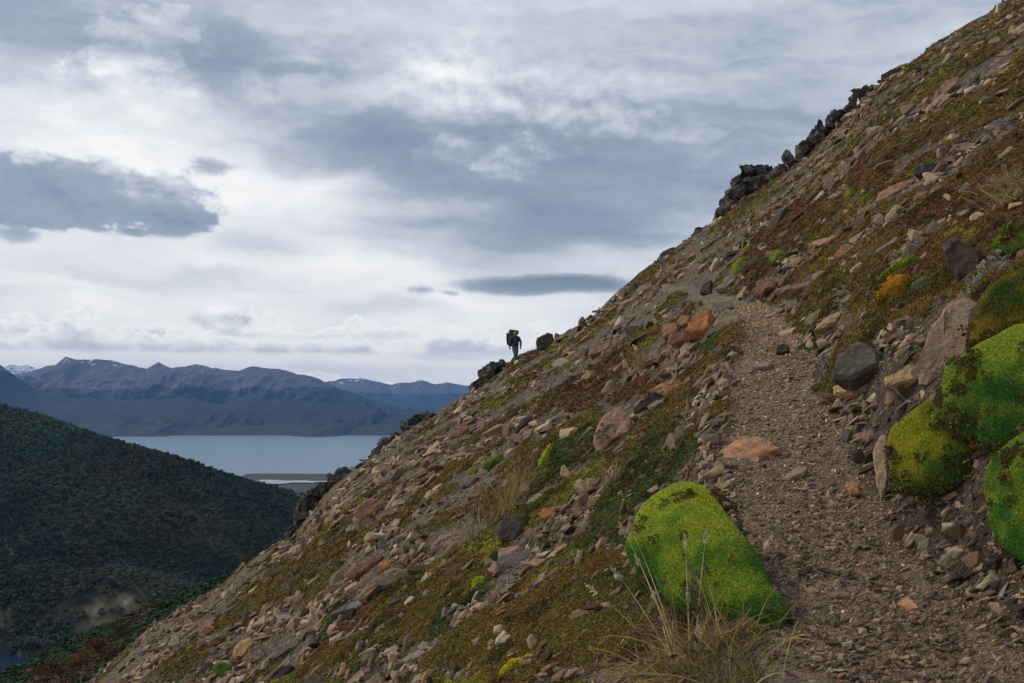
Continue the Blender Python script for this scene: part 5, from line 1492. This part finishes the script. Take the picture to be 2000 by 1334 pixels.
# ================================================================ grasses
def ribbon(base, direction, length, width, droop, segs, rr):
    """tapered bent blade as a strip; returns verts"""
    d = np.array(direction, float); d /= np.linalg.norm(d)
    side = np.cross(d, rr.normal(0, 1, 3)); side /= np.linalg.norm(side)
    p = np.array(base, float); out = []
    for k in range(segs + 1):
        t = k / segs; wd = width * (1 - t) ** 0.6 * 0.5 + width * 0.06
        out += [p - side * wd, p + side * wd]
        d = d + np.array([0, 0, -1.0]) * droop / segs * (0.4 + t) ; d /= np.linalg.norm(d)
        p = p + d * (length / segs)
    return out, p, d
def strips_mesh(name, strips, mat):
    V_ = []; F_ = []
    for s in strips:
        b0 = len(V_); V_ += s
        for k in range(len(s) // 2 - 1):
            a = b0 + 2 * k; F_ += [a, a + 1, a + 3, a + 2]
    return mesh_np(name, np.array(V_), F_, 4, mat, True)

def tuft(px, py, n, length, lean, spread, col, label, width=0.004, droop=1.0, seed=0, heads=0, head_col=None, base_r=0.03, stalks=()):
    rr = np.random.default_rng(seed)
    hx, hy = hit([px], [py]); x0, y0 = hx[0], hy[0]; z0 = float(top_z(hx, hy)[0]) - 0.01
    root = bpy.data.objects.new('grass_tuft', None); link(root); root.location = (x0, y0, z0); root.empty_display_size = 0.05
    tag(root, label, 'grass', 'tufts of grass on the slope')
    strips = []
    for k in range(n):
        b = np.array([rr.normal(0, base_r), rr.normal(0, base_r), 0]); b[2] = 0.72 * b[0] * 0.8
        d = np.array(lean) + rr.normal(0, spread, 3) * (1, 1, 0.5); d[2] = abs(d[2]) + 0.15
        s, _, _ = ribbon(b, d, length * rr.uniform(0.45, 1.15), width * rr.uniform(0.6, 1.2), droop * rr.uniform(0.3, 1.5), 6, rr)
        strips.append(s)
    k_ = int(n * .55)
    for nm, st, cl in (('blades', strips[:k_], col), ('dry_blades', strips[k_:], (min(col[0] * 1.75, .5), min(col[1] * 1.7, .40), min(col[2] * 1.5, .24)))):
        me = strips_mesh(nm, st, M_LEAF); o = bpy.data.objects.new(nm, me); link(o); o.parent = root; o.color = (*cl, 1)
    def stalk(b, d, ln, dr, hc, hl):
        s, p, dd = ribbon(b, d, ln, max(width, .0045) * (1.0 if ln < .6 else 1.3), dr, 9, rr)
        me = strips_mesh('stalk', [s], M_LEAF); so = bpy.data.objects.new('stalk', me); link(so); so.parent = root; so.color = (*[k2 * 1.0 for k2 in (STRAW if hc is PURP else hc)], 1)
        hs_ = []
        for q in range(26):
            t = rr.random(); bp = p - dd * hl * (1 - t) + rr.normal(0, 0.0015, 3)
            dv = dd * 0.8 + rr.normal(0, 0.38, 3)
            s2, _, _ = ribbon(bp, dv, hl * 0.34 * (1.2 - t), 0.0055, 0.3, 2, rr); hs_.append(s2)
        me = strips_mesh('seed_head', hs_, M_LEAF); ho_ = bpy.data.objects.new('seed_head', me); link(ho_); ho_.parent = so; ho_.color = (*hc, 1)
    for k in range(heads):
        b = np.array([rr.normal(0, base_r), rr.normal(0, base_r), 0]); b[2] = 0.6 * b[0]
        d = np.array(lean) + rr.normal(0, spread * 1.1, 3); d[2] = abs(d[2]) + 0.35
        stalk(b, d, length * rr.uniform(0.7, 1.05), droop * rr.uniform(0.5, 1.4), head_col, 0.05)
    for (tx, ty, hc) in stalks:           # stalks whose tips end at given places, in the plane of the tuft
        tip = ray(tx, ty) * (y0 - 0.02) - np.array([x0, y0, z0])
        ln = np.linalg.norm(tip)
        b = np.array([tip[0] * 0.12, 0.0, tip[2] * 0.05])
        d = tip / ln + np.array([0, 0, 0.22])
        stalk(b, d, ln * 1.02, 0.42, hc, 0.045)
    return root
STRAW = (.34, .25, .115); DRYG = (.20, .16, .065); PURP = (.17, .095, .095); PALE = (.52, .44, .26)
tuft(1350, 1350, 560, 0.29, (-.12, -.2, .60), .52, (.25, .185, .080), 'big dry grass tuft with purple-brown seed heads in front of the lime cushion', 0.0045, 1.4, 1, 46, PURP, 0.075,
     [(1238, 1070, PALE), (1255, 1078, PALE), (1222, 1140, PALE), (1183, 1172, PALE), (1262, 1122, PALE), (1340, 1090, PALE), (1374, 1080, PALE), (1475, 1094, PALE), (1345, 1180, PALE), (1200, 1305, STRAW)])
tuft(1440, 1345, 110, 0.22, (.10, -.2, .7), .45, (.13, .12, .04), 'smaller greenish tuft merging into the big dry grass tuft', 0.0035, 1.2, 2, 10, PURP, 0.05)
tuft(1000, 1000, 130, 0.42, (.05, -.1, .9), .32, STRAW, 'tall dry straw tuft above the dark jutting rock head', 0.006, .8, 3, 4, STRAW, 0.05, [(1023, 925, STRAW), (1015, 940, STRAW)])
tuft(925, 1072, 110, 0.36, (-.25, -.2, .55), .38, (.30, .25, .14), 'sprawling grey-straw tuft left of the stone pile', 0.006, 1.2, 4, 0, None, 0.05, [(898, 1028, PALE), (918, 1022, PALE), (965, 1036, PALE)])
tuft(1668, 662, 130, 0.15, (-.25, -.1, .8), .35, (.32, .25, .13), 'small straw tuft uphill of the dark grey boulder', 0.004, .9, 5, 0, None, 0.03, [(1647, 612, PALE), (1663, 622, PALE)])
tuft(1262, 722, 110, 0.40, (-.2, -.1, .8), .4, (.27, .22, .10), 'grass tuft at the end of the red-brown heath beside the scree', 0.007, .9, 6, 0, None, 0.06, [(1247, 682, STRAW)])
tuft(1988, 400, 160, 0.22, (-.55, -.25, .35), .35, STRAW, 'large tan tuft combed downhill at the right edge', 0.006, 1.0, 7, 0, None, 0.08)
tuft(1968, 372, 90, 0.18, (-.5, -.2, .45), .4, (.36, .29, .16), 'straw tuft just above the large tan tuft at the right edge', 0.006, 1.0, 8, 0, None, 0.06)
tuft(1195, 965, 40, 0.25, (0, -.1, .9), .25, STRAW, 'sparse straw stalks between the stones and the green heath', 0.004, .5, 9, 0, None, 0.03, [(1187, 925, STRAW), (1203, 930, STRAW)])
tuft(1470, 425, 70, 0.5, (0, -.1, .9), .3, (.26, .22, .09), 'pale grass tuft on the slope under the tallest crag', 0.02, .6, 10, 0, None, 0.2)
tuft(1690, 522, 60, 0.2, (-.1, -.1, .8), .35, (.22, .16, .08), 'thin brown tuft right of the rounded pinkish red stone', 0.005, .8, 11, 0, None, 0.05)
tuft(975, 1190, 30, 0.16, (-.4, -.1, .8), .3, PALE, 'few pale blades under the mottled yellow-grey stone', 0.003, .6, 12, 0, None, 0.03)

# silvery plants
def silver(spots, label, seed):
    rr = np.random.default_rng(seed)
    hx, hy = hit([spots[0][0]], [spots[0][1]]); x0, y0 = hx[0], hy[0]; z0 = float(top_z(hx, hy)[0])
    root = bpy.data.objects.new('silver_plant', None); link(root); root.location = (x0, y0, z0); root.empty_display_size = 0.05
    tag(root, label, 'plant', 'silvery woolly plants')
    strips = []
    for (px, py, n, ln) in spots:
        hx, hy = hit([px], [py]); b0 = np.array([hx[0] - x0, hy[0] - y0, float(top_z(hx, hy)[0]) - z0])
        for k in range(n):
            d = rr.normal(0, .6, 3); d[2] = abs(d[2]) + .5; d[1] -= .2; d[0] -= .15
            s, _, _ = ribbon(b0 + rr.normal(0, ln * .35, 3), d, ln * rr.uniform(.5, 1.1), ln * .13, .35, 3, rr); strips.append(s)
    o = bpy.data.objects.new('leaves', strips_mesh('leaves', strips, M_LEAF)); link(o); o.parent = root; o.color = (.30, .30, .25, 1)
    return root, (x0, y0, z0), rr
silver([(1606, 742, 110, .05), (1612, 722, 120, .055), (1618, 706, 80, .05), (1609, 755, 60, .045)], 'silvery woolly plant at the left side of the dark grey boulder', 21)
root, o0, rr = silver([(1908, 584, 60, .05), (1925, 570, 90, .05), (1945, 556, 90, .05), (1965, 543, 90, .05), (1985, 530, 90, .05), (2005, 520, 60, .05)], 'long silvery woolly plant running up the bank above the big leaning slab', 22)
for (px, py, tx, ty) in ((1905, 585, 1897, 565), (1912, 580, 1900, 553), (1922, 572, 1917, 528), (1940, 560, 1935, 512), (1952, 552, 1950, 500), (1930, 566, 1924, 520)):
    hx, hy = hit([px], [py]); b = np.array([hx[0], hy[0], float(top_z(hx, hy)[0])]) - o0
    tip = ray(tx, ty) * hy[0] - o0
    s, p, dd = ribbon(b, tip - b, np.linalg.norm(tip - b), .005, .1, 4, rr)
    so = bpy.data.objects.new('stalk', strips_mesh('stalk', [s], M_LEAF)); link(so); so.parent = root; so.color = (.3, .27, .2, 1)
    hs_ = [ribbon(p, dd + rr.normal(0, .5, 3), .022, .010, .2, 2, rr)[0] for _ in range(16)]
    ho_ = bpy.data.objects.new('flower_head', strips_mesh('flower_head', hs_, M_LEAF)); link(ho_); ho_.parent = so; ho_.color = (.46, .42, .33, 1)

# bare roots and twigs in the cut bank under the cushions
def tube(pts, r0, r1, name, mat, n=6):
    pts = np.array(pts, float); V_ = []; F_ = []
    for k, p in enumerate(pts):
        d = pts[min(k + 1, len(pts) - 1)] - pts[max(k - 1, 0)]; d /= np.linalg.norm(d) + 1e-9
        a = np.cross(d, (0.3, 0.2, 0.9)); a /= np.linalg.norm(a) + 1e-9; b = np.cross(d, a)
        r = r0 + (r1 - r0) * k / (len(pts) - 1)
        for q in range(n):
            t = 2 * math.pi * q / n; V_.append(p + (a * math.cos(t) + b * math.sin(t)) * r)
    for k in range(len(pts) - 1):
        for q in range(n):
            i, j = k * n + q, k * n + (q + 1) % n; F_ += [i, j, j + n, i + n]
    return mesh_np(name, np.array(V_), F_, 4, mat, True)
M_WOOD = simple_mat('bare_wood', (.26, .225, .19), 0.8, 0.4, 30.0)
M_WOODD = simple_mat('dark_root', (.045, .034, .027), 0.8, 0.4, 30.0)
rr = np.random.default_rng(55)
TW = [(1745,1000,1768,985),(1768,985,1782,998),(1800,990,1812,965),(1760,1062,1772,1030),(1772,1030,1766,1005),(1830,1005,1842,985),(1862,1000,1852,978),(1870,1028,1874,1008),(1890,1012,1905,1000),
      (1862,1150,1940,1128),(1900,1180,1990,1160),(1960,1260,1998,1240),(1730,1012,1716,1030),(1820,1030,1838,1012),(1900,975,1898,950),(1885,1130,1930,1100),(1940,1090,1932,1108)]
ORD = ['first', 'second', 'third', 'fourth', 'fifth', 'sixth', 'seventh', 'eighth', 'ninth', 'tenth', 'eleventh', 'twelfth']
rank = {}
for grp in (range(0, 12), range(12, len(TW))):
    for q, i in enumerate(sorted(grp, key=lambda k: TW[k][0] + TW[k][2])): rank[i] = ORD[q]
for i, (ax_, ay_, bx_, by_) in enumerate(TW):
    hx, hy = hit([ax_, bx_], [ay_, by_]); yy = hy.min() - 0.02
    a = ray(ax_, ay_) * yy; b = ray(bx_, by_) * yy
    pts = [a + (b - a) * t + rr.normal(0, .006, 3) for t in np.linspace(0, 1, 6)]
    dark_t = i >= 12
    o = bpy.data.objects.new('bare_root', tube(np.array(pts) - a, .0032, .0014, 'bare_root', M_WOODD if dark_t else M_WOOD)); link(o); o.location = a
    tag(o, f'dark root in the cut bank below the cushions, {rank[i]} from the left' if dark_t else f'thin pale bare twig in the dark bank below the cushions, {rank[i]} from the left', 'twig', 'roots and twigs in the bank')
for i, (label, pts_) in enumerate((('bleached forked twig on heath below the large red-brown boulder', [(740,1016),(748,1005),(756,1000),(768,994)]),
                        ('pale twig lying on top of the rounded pinkish red stone', [(1640,474),(1652,471),(1660,476)]),
                        ('bleached twig leaning beside the dark boulder with black lichen', [(1815,525),(1825,505),(1836,490)]),
                        ('thin straw twig lying in the path below the tan wedge', [(1742,755),(1758,772),(1778,790)]))):
    hx, hy = hit([p[0] for p in pts_], [p[1] for p in pts_]); yy = hy.min() - .03
    P3 = np.array([ray(*p) * yy for p in pts_])
    o = bpy.data.objects.new('bare_twig', tube(P3 - P3[0], .0012 * yy ** .8, .0006 * yy ** .8, 'bare_twig', M_WOOD)); link(o); o.location = P3[0]
    tag(o, label, 'twig')

# ================================================================ woods
def tree_mesh_parts(seed, n, r, h, leaf):
    """crown of leaf clumps on limbs: returns crown verts (quads) in local metres"""
    rr = np.random.default_rng(seed)
    V_ = []
    nb = 9
    blobs = [(rr.normal(0, r * .45), rr.normal(0, r * .45), h * rr.uniform(.42, .95), r * rr.uniform(.3, .55)) for _ in range(nb)]
    cs = []
    for k in range(n):
        bx, by, bz, br = blobs[k % nb]
        d = rr.normal(0, 1, 3); d /= np.linalg.norm(d); c = np.array([bx, by, bz]) + d * br * rr.uniform(.6, 1.0) * (1, 1, .7)
        t = rr.normal(0, 1, 3) + d; t /= np.linalg.norm(t); s = np.cross(t, rr.normal(0, 1, 3)); s /= np.linalg.norm(s)
        L = leaf * rr.uniform(.7, 1.4)
        V_ += [c - t * L, c + s * L * .6, c + t * L, c - s * L * .6]
    return np.array(V_), blobs
M_BARK = simple_mat('pale_bark', (.17, .16, .145), 0.9, 0.3, 2.0)
forest_lib = []
for k in range(5):
    Vc, bl = tree_mesh_parts(900 + k, 150, .42, 1.0, .085)
    Vt = []
    me = mesh_np('far_tree', Vc, np.arange(len(Vc)), 4, M_LEAF_I, False)
    bm = bmesh.new(); bm.from_mesh(me)
    tk = bmesh.ops.create_cone(bm, cap_ends=False, segments=5, radius1=.03, radius2=.012, depth=.75, matrix=Matrix.Translation((0, 0, .37)))
    for v in tk['verts']:
        for f in v.link_faces: f.material_index = 1
    for (bx, by, bz, br) in bl[:4]:
        ic = bmesh.ops.create_icosphere(bm, subdivisions=1, radius=br * .8, matrix=Matrix.Translation((bx, by, bz)))
    bm.to_mesh(me); bm.free(); me.materials.append(M_BARK)
    forest_lib.append(me)
# snag: pale dead trunk
for k in range(2):
    me = tube([(0, 0, 0), (.02, .01, .4), (-.01, .03, .75), (.03, 0, 1.0)], .022, .006, 'dead_tree', M_BARK, 5); forest_lib.append(me)
r_ = np.random.default_rng(77)
NF = 110000
fy = np.sqrt(r_.uniform(420 ** 2, 2350 ** 2, NF)); fu = r_.uniform(-0.78, 0.02, NF)
fx = fu * fy
fz = land_z(fu, fy)
vis_crest = np.interp(fu, uv_, np.max(np.where((YV > 850) & (YV < 2400), ZV / YV, -9), 0))
yc_ = 1650.0 + 260 * np.sin(fu * 5.0)
clear = fbm2(fx * .012 + 8, fy * .03, 4, 83)
kp = (fy < yc_ + 90) & (clear < np.where(fy < 1080, 0.40, 0.62)) & ~((fu < -0.4785) & (fy < 908)) & (r_.random(NF) > clearing(fu, fy) * .93)
fx, fy, fz, fu = fx[kp], fy[kp], fz[kp], fu[kp]
n = len(fx)
fh = r_.uniform(3.5, 9.5, n) * np.clip(1.0 + 0.25 * fbm2(fx * .01, fy * .01, 2, 85), .7, 1.3)
tone = fbm2(fx * .008, fy * .008, 3, 87)[:, None]
fcol = np.array([.030, .050, .030]) + (np.array([.056, .054, .032]) - np.array([.030, .050, .030])) * np.clip(.4 + tone * 1.4, 0, 1)
fcol = fcol * r_.uniform(1.1, 1.9, (n, 1)) * (1 + .9 * fbm2(fx * .006, fy * .006, 3, 86))[:, None]
fidx = np.where(r_.random(n) < np.clip(.04 + .5 * sstep(-.38, -.2, fu), 0, .35), 5 + r_.integers(0, 2, n), r_.integers(0, 5, n))
frot = np.stack([r_.normal(0, .05, n), r_.normal(0, .05, n), r_.uniform(0, 6.28, n)], -1)
scatter('forest', hidden_lib('forest_tree', forest_lib), np.stack([fx, fy, fz - .4], -1), frot, np.stack([fh, fh, fh], -1), fcol, fidx)
# dense scrub on the shoulder below the spur
NSH = 20000
su = r_.uniform(-0.62, -0.16, NSH); syy = r_.uniform(70, 215, NSH)
sz_ = valley_z(su, syy); sxx = su * syy
n = NSH
sh_ = r_.uniform(1.1, 2.3, n)
scol_ = np.array([.022, .050, .022]) * r_.uniform(.5, 1.5, (n, 1))
br_ = (fbm2(sxx * .08, syy * .05, 3, 89) > .30) | ((su < -0.41) & (su > -.47) & (r_.random(n) < .5) & (syy < 100))
scol_[br_] = np.array([.085, .050, .024]) * r_.uniform(.5, 1.3, (br_.sum(), 1))
scatter('scrub', hidden_lib('scrub_bush', forest_lib[:5]), np.stack([sxx, syy, sz_ - .2], -1), np.stack([r_.normal(0, .1, n), r_.normal(0, .1, n), r_.uniform(0, 6.28, n)], -1), np.stack([sh_ * 1.5, sh_ * 1.5, sh_], -1), scol_, r_.integers(0, 5, n))

# single wind-bent trees that stand out at the lower end of the spur
def bush(px, py, dist, h, col, label, seed):
    u = (px - 1000) / FPX; x, y = u * dist, dist; z = (HOR - py) / FPX * dist
    root = bpy.data.objects.new('beech_bush', None); link(root); root.location = (x, y, z); tag(root, label, 'tree', 'wind-bent beeches below the spur')
    Vc, bl = tree_mesh_parts(seed, 1500, h * .62, h, h * .035)
    o = bpy.data.objects.new('crown', mesh_np('crown', Vc, np.arange(len(Vc)), 4, M_LEAF, False)); link(o); o.parent = root; o.color = (*col, 1)
    tr = [(0, 0, -h * .3), (h * .05, 0, h * .2), (h * .02, h * .05, h * .5), (h * .1, 0, h * .75)]
    t = bpy.data.objects.new('trunk', tube(tr, h * .03, h * .008, 'trunk', M_BARK, 7)); link(t); t.parent = root
    for (bx, by, bz, br) in bl[:5]:
        lb = bpy.data.objects.new('limb', tube([(h * .03, 0, h * .3), (bx * .5, by * .5, bz * .75), (bx, by, bz)], h * .02, h * .006, 'limb', M_BARK, 5)); link(lb); lb.parent = root
bush(200, 1300, 62, 1.9, (.125, .060, .024), 'rust-brown beech bush, tallest at the lower left below the slope', 1001)
bush(158, 1318, 60, 1.5, (.150, .082, .030), 'orange-brown beech bush left of the tallest rust-brown one', 1002)
bush(108, 1338, 60, 1.5, (.115, .058, .026), 'dull brown beech bush nearest the bottom left corner', 1003)
bush(478, 1122, 60, 1.1, (.085, .052, .028), 'small brown bush on the skyline above the lower scree', 1004)
bush(232, 1262, 70, 1.6, (.075, .072, .026), 'olive-brown beech bush behind the tallest rust-brown one', 1005)

# ================================================================ the hiker
def hiker():
    px, py = 1006.0, 709.0
    dist = float(ridge_y(np.array([0.0]))[0]) + 0.35
    foot = ray(px, py) * dist
    S_ = 1.74
    J = {}      # joints: x to the viewer's right, y away, z up (figure faces the viewer, so its front is -y)
    v = []; e = []; rad = []
    def add(name, p, r, par=None):
        J[name] = len(v); v.append(p); rad.append(r)
        if par: e.append((J[par], J[name]))
    add('pelvis', (0, 0, .93), (.150, .115))
    add('waist', (0, .01, 1.08), (.145, .11), 'pelvis'); add('chest', (0, -.01, 1.27), (.175, .125), 'waist'); add('upper', (0, -.01, 1.40), (.150, .10), 'chest')
    add('neck', (0, -.03, 1.50), (.058, .058), 'upper'); add('jaw', (.002, -.055, 1.575), (.070, .078), 'neck'); add('crown', (.002, -.05, 1.665), (.080, .092), 'jaw'); add('top', (.002, -.045, 1.735), (.045, .05), 'crown')
    for s, q in ((-1, 'r'), (1, 'l')):
        add('sh' + q, (.185 * s, 0, 1.40), (.078, .078), 'upper')
        el = (.262 * s, .02, 1.13) if s < 0 else (.29 * s, -.02, 1.14)
        wr = (.275 * s, -.06, .88) if s < 0 else (.262 * s, -.13, .90)
        add('el' + q, el, (.060, .060), 'sh' + q); add('wr' + q, wr, (.043, .043), 'el' + q)
        hd = (wr[0] * .99, wr[1] - .02, wr[2] - .075)
        add('palm' + q, hd, (.036, .024), 'wr' + q)
        for f in range(4):
            fx_ = hd[0] + (f - 1.5) * .019
            add(f'f{f}' + q, (fx_, hd[1] - .008, hd[2] - .045), (.010, .010), 'palm' + q); add(f'g{f}' + q, (fx_, hd[1] - .03, hd[2] - .080 + abs(f - 1.3) * .008), (.008, .008), f'f{f}' + q)
        add('th' + q, (hd[0] - s * .035, hd[1] - .02, hd[2] - .005), (.011, .011), 'palm' + q); add('ti' + q, (hd[0] - s * .042, hd[1] - .035, hd[2] - .04), (.009, .009), 'th' + q)
    # right leg (viewer's left) planted and bent, left leg behind, stepping
    add('hipr', (-.085, 0, .86), (.105, .105), 'pelvis'); add('knr', (-.03, -.16, .50), (.072, .072), 'hipr'); add('anr', (-.015, -.05, .09), (.046, .046), 'knr'); add('ftr', (-.02, -.20, .035), (.045, .035), 'anr')
    add('hipl', (.09, .02, .86), (.105, .105), 'pelvis'); add('knl', (.085, .06, .47), (.070, .070), 'hipl'); add('anl', (.05, .34, .18), (.045, .045), 'knl'); add('ftl', (.05, .26, .09), (.042, .034), 'anl')
    me = bpy.data.meshes.new('hiker_skeleton'); me.from_pydata(v, e, []); me.update()
    o = bpy.data.objects.new('hiker_tmp', me); COL.objects.link(o)
    sk = o.modifiers.new('skin', 'SKIN'); ss = o.modifiers.new('sub', 'SUBSURF'); ss.levels = 2; ss.render_levels = 2
    for k, q in enumerate(rad):
        me.skin_vertices[0].data[k].radius = q
    me.skin_vertices[0].data[0].use_root = True
    dg = bpy.context.evaluated_depsgraph_get(); dg.update()
    body = bpy.data.meshes.new_from_object(o.evaluated_get(dg)); COL.objects.unlink(o); bpy.data.objects.remove(o)
    body.name = 'person'
    jac = simple_mat('navy_jacket', (.030, .046, .085), .7, .35, 12.0); tro = simple_mat('teal_trousers', (.10, .145, .15), .8, .3, 12.0)
    skin = simple_mat('skin', (.36, .21, .15), .6, .1, 10.0); boot = simple_mat('boot', (.03, .026, .024), .6, .2, 20.0)
    body.materials.clear()
    for m in (jac, tro, skin, boot): body.materials.append(m)
    for f in body.polygons:
        c = f.center; f.use_smooth = True
        if c.z > 1.515 and abs(c.x) < .13: f.material_index = 2
        elif abs(c.x) > .19 and c.z < .865: f.material_index = 2
        elif c.z < .13 or (c.y > .3 and c.z < .2): f.material_index = 3
        elif c.z < .90 and abs(c.x) < .2: f.material_index = 1
        else: f.material_index = 0
    p = bpy.data.objects.new('person', body); link(p); p.location = foot; p.rotation_euler = (0, 0, R(6)); p.scale = (S_ / 1.76 * 1.12, S_ / 1.76, S_ / 1.76)
    tag(p, 'hiker in navy jacket and grey-green trousers walking towards the viewer on the skyline', 'person')
    def part(name, me_, mat_, loc=(0, 0, 0), par=p):
        if not me_.materials: me_.materials.append(mat_)
        q = bpy.data.objects.new(name, me_); link(q); q.parent = par; q.location = loc; return q
    def lump(name, size, seed, nz=.12, sub=3, sq=.0):
        bm = bmesh.new(); bmesh.ops.create_icosphere(bm, subdivisions=sub, radius=1.0)
        for w_ in bm.verts:
            c = np.array([w_.co[:]]); m_ = np.abs(c).max()
            c = c * (1 - sq) + c / m_ * sq
            c = c * (1 + nz * float(fbm3(c + seed, 1.6, 2, seed)[0]))
            w_.co = Vector(c[0] * np.array(size))
        for f in bm.faces: f.smooth = True
        m_ = bpy.data.meshes.new(name); bm.to_mesh(m_); bm.free(); return m_
    hairm = simple_mat('dark_hair', (.02, .015, .012), .6, .3, 30.0)
    part('hair', lump('hair', (.088, .10, .075), 3, .1), hairm, (.002, -.03, 1.70))
    part('headband', lump('headband', (.092, .106, .03), 4, .03), simple_mat('headband', (.16, .22, .27), .7, .2, 30.0), (.002, -.05, 1.675))
    gl = simple_mat('goggle_lens', (.35, .55, .72), .15, .1, 5.0)
    for s in (-1, 1): part('goggle_lens', lump('goggle_lens', (.036, .016, .026), 5, .02), gl, (.002 + .045 * s, -.158, 1.69))
    part('nose', lump('nose', (.013, .018, .022), 6, .02, 2), skin, (.002, -.142, 1.605))
    eye = simple_mat('eye', (.02, .015, .012), .3, .1, 5.0)
    for s in (-1, 1):
        part('eye', lump('eye', (.012, .008, .007), 7, .02, 2), eye, (.002 + .03 * s, -.136, 1.632)); part('ear', lump('ear', (.012, .02, .03), 8, .05, 2), skin, (.002 + .082 * s, -.05, 1.61))
    part('mouth', lump('mouth', (.022, .006, .006), 9, .02, 2), simple_mat('lips', (.22, .09, .075), .5, .1, 5.0), (.002, -.128, 1.562))
    pouch = part('hip_pouch', lump('hip_pouch', (.085, .045, .06), 10, .08, 3, .5), simple_mat('brown_pouch', (.10, .060, .035), .7, .3, 12.0), (-.075, -.165, 1.02))
    strap = simple_mat('dark_strap', (.010, .012, .012), .7, .2, 10.0)
    for s in (-1, 1): part('shoulder_strap', tube([(.10 * s, .10, 1.47), (.115 * s, -.03, 1.50), (.115 * s, -.125, 1.38), (.11 * s, -.14, 1.2), (.15 * s, -.06, 1.06)], .022, .020, 'shoulder_strap', strap, 8), strap)
    part('hip_belt', tube([(-.17, .02, 1.03), (-.14, -.10, 1.02), (0, -.15, 1.02), (.14, -.10, 1.02), (.17, .02, 1.03)], .024, .024, 'hip_belt', strap, 8), strap)
    # the big rucksack
    bk = bpy.data.objects.new('backpack', None); link(bk)
    bk.location = foot + np.array([-.02, .30, .0]); bk.rotation_euler = (0, R(-3), R(6)); bk.scale = (1.15, 1.1, 1.0)
    tag(bk, 'tall dark green rucksack with a rolled mat, carried by the hiker', 'backpack')
    green = simple_mat('rucksack_green', (.038, .055, .042), .75, .4, 8.0); moss_c = simple_mat('rucksack_lid', (.05, .075, .028), .75, .4, 8.0)
    part('pack_body', lump('pack_body', (.225, .155, .40), 11, .10, 3, .55), green, (-.03, 0, 1.30), bk)
    lid = part('pack_lid', lump('pack_lid', (.25, .17, .135), 12, .12, 3, .5), moss_c, (.03, -.02, 1.70), bk); lid.rotation_euler = (0, R(14), 0)
    roll = part('rolled_mat', lump('rolled_mat', (.085, .085, .36), 13, .05, 3, .3), simple_mat('rolled_mat', (.018, .022, .026), .8, .3, 8.0), (-.255, .02, 1.34), bk)
    part('side_pocket', lump('side_pocket', (.07, .09, .17), 14, .1, 3, .5), green, (.20, 0, 1.12), bk)
    # white strap end dangling by the hand
    q = bpy.data.objects.new('white_strap', tube([(0, 0, .38), (.012, -.01, .25), (.03, -.01, .12), (.055, -.01, .04), (.11, -.02, -.03)], .012, .009, 'white_strap', simple_mat('white_webbing', (.62, .62, .60), .7, .1, 10.0), 6)); link(q)
    q.location = foot + np.array([.175, -.18, .80]); tag(q, 'white strap dangling beside the hand of the hiker', 'strap')
hiker()
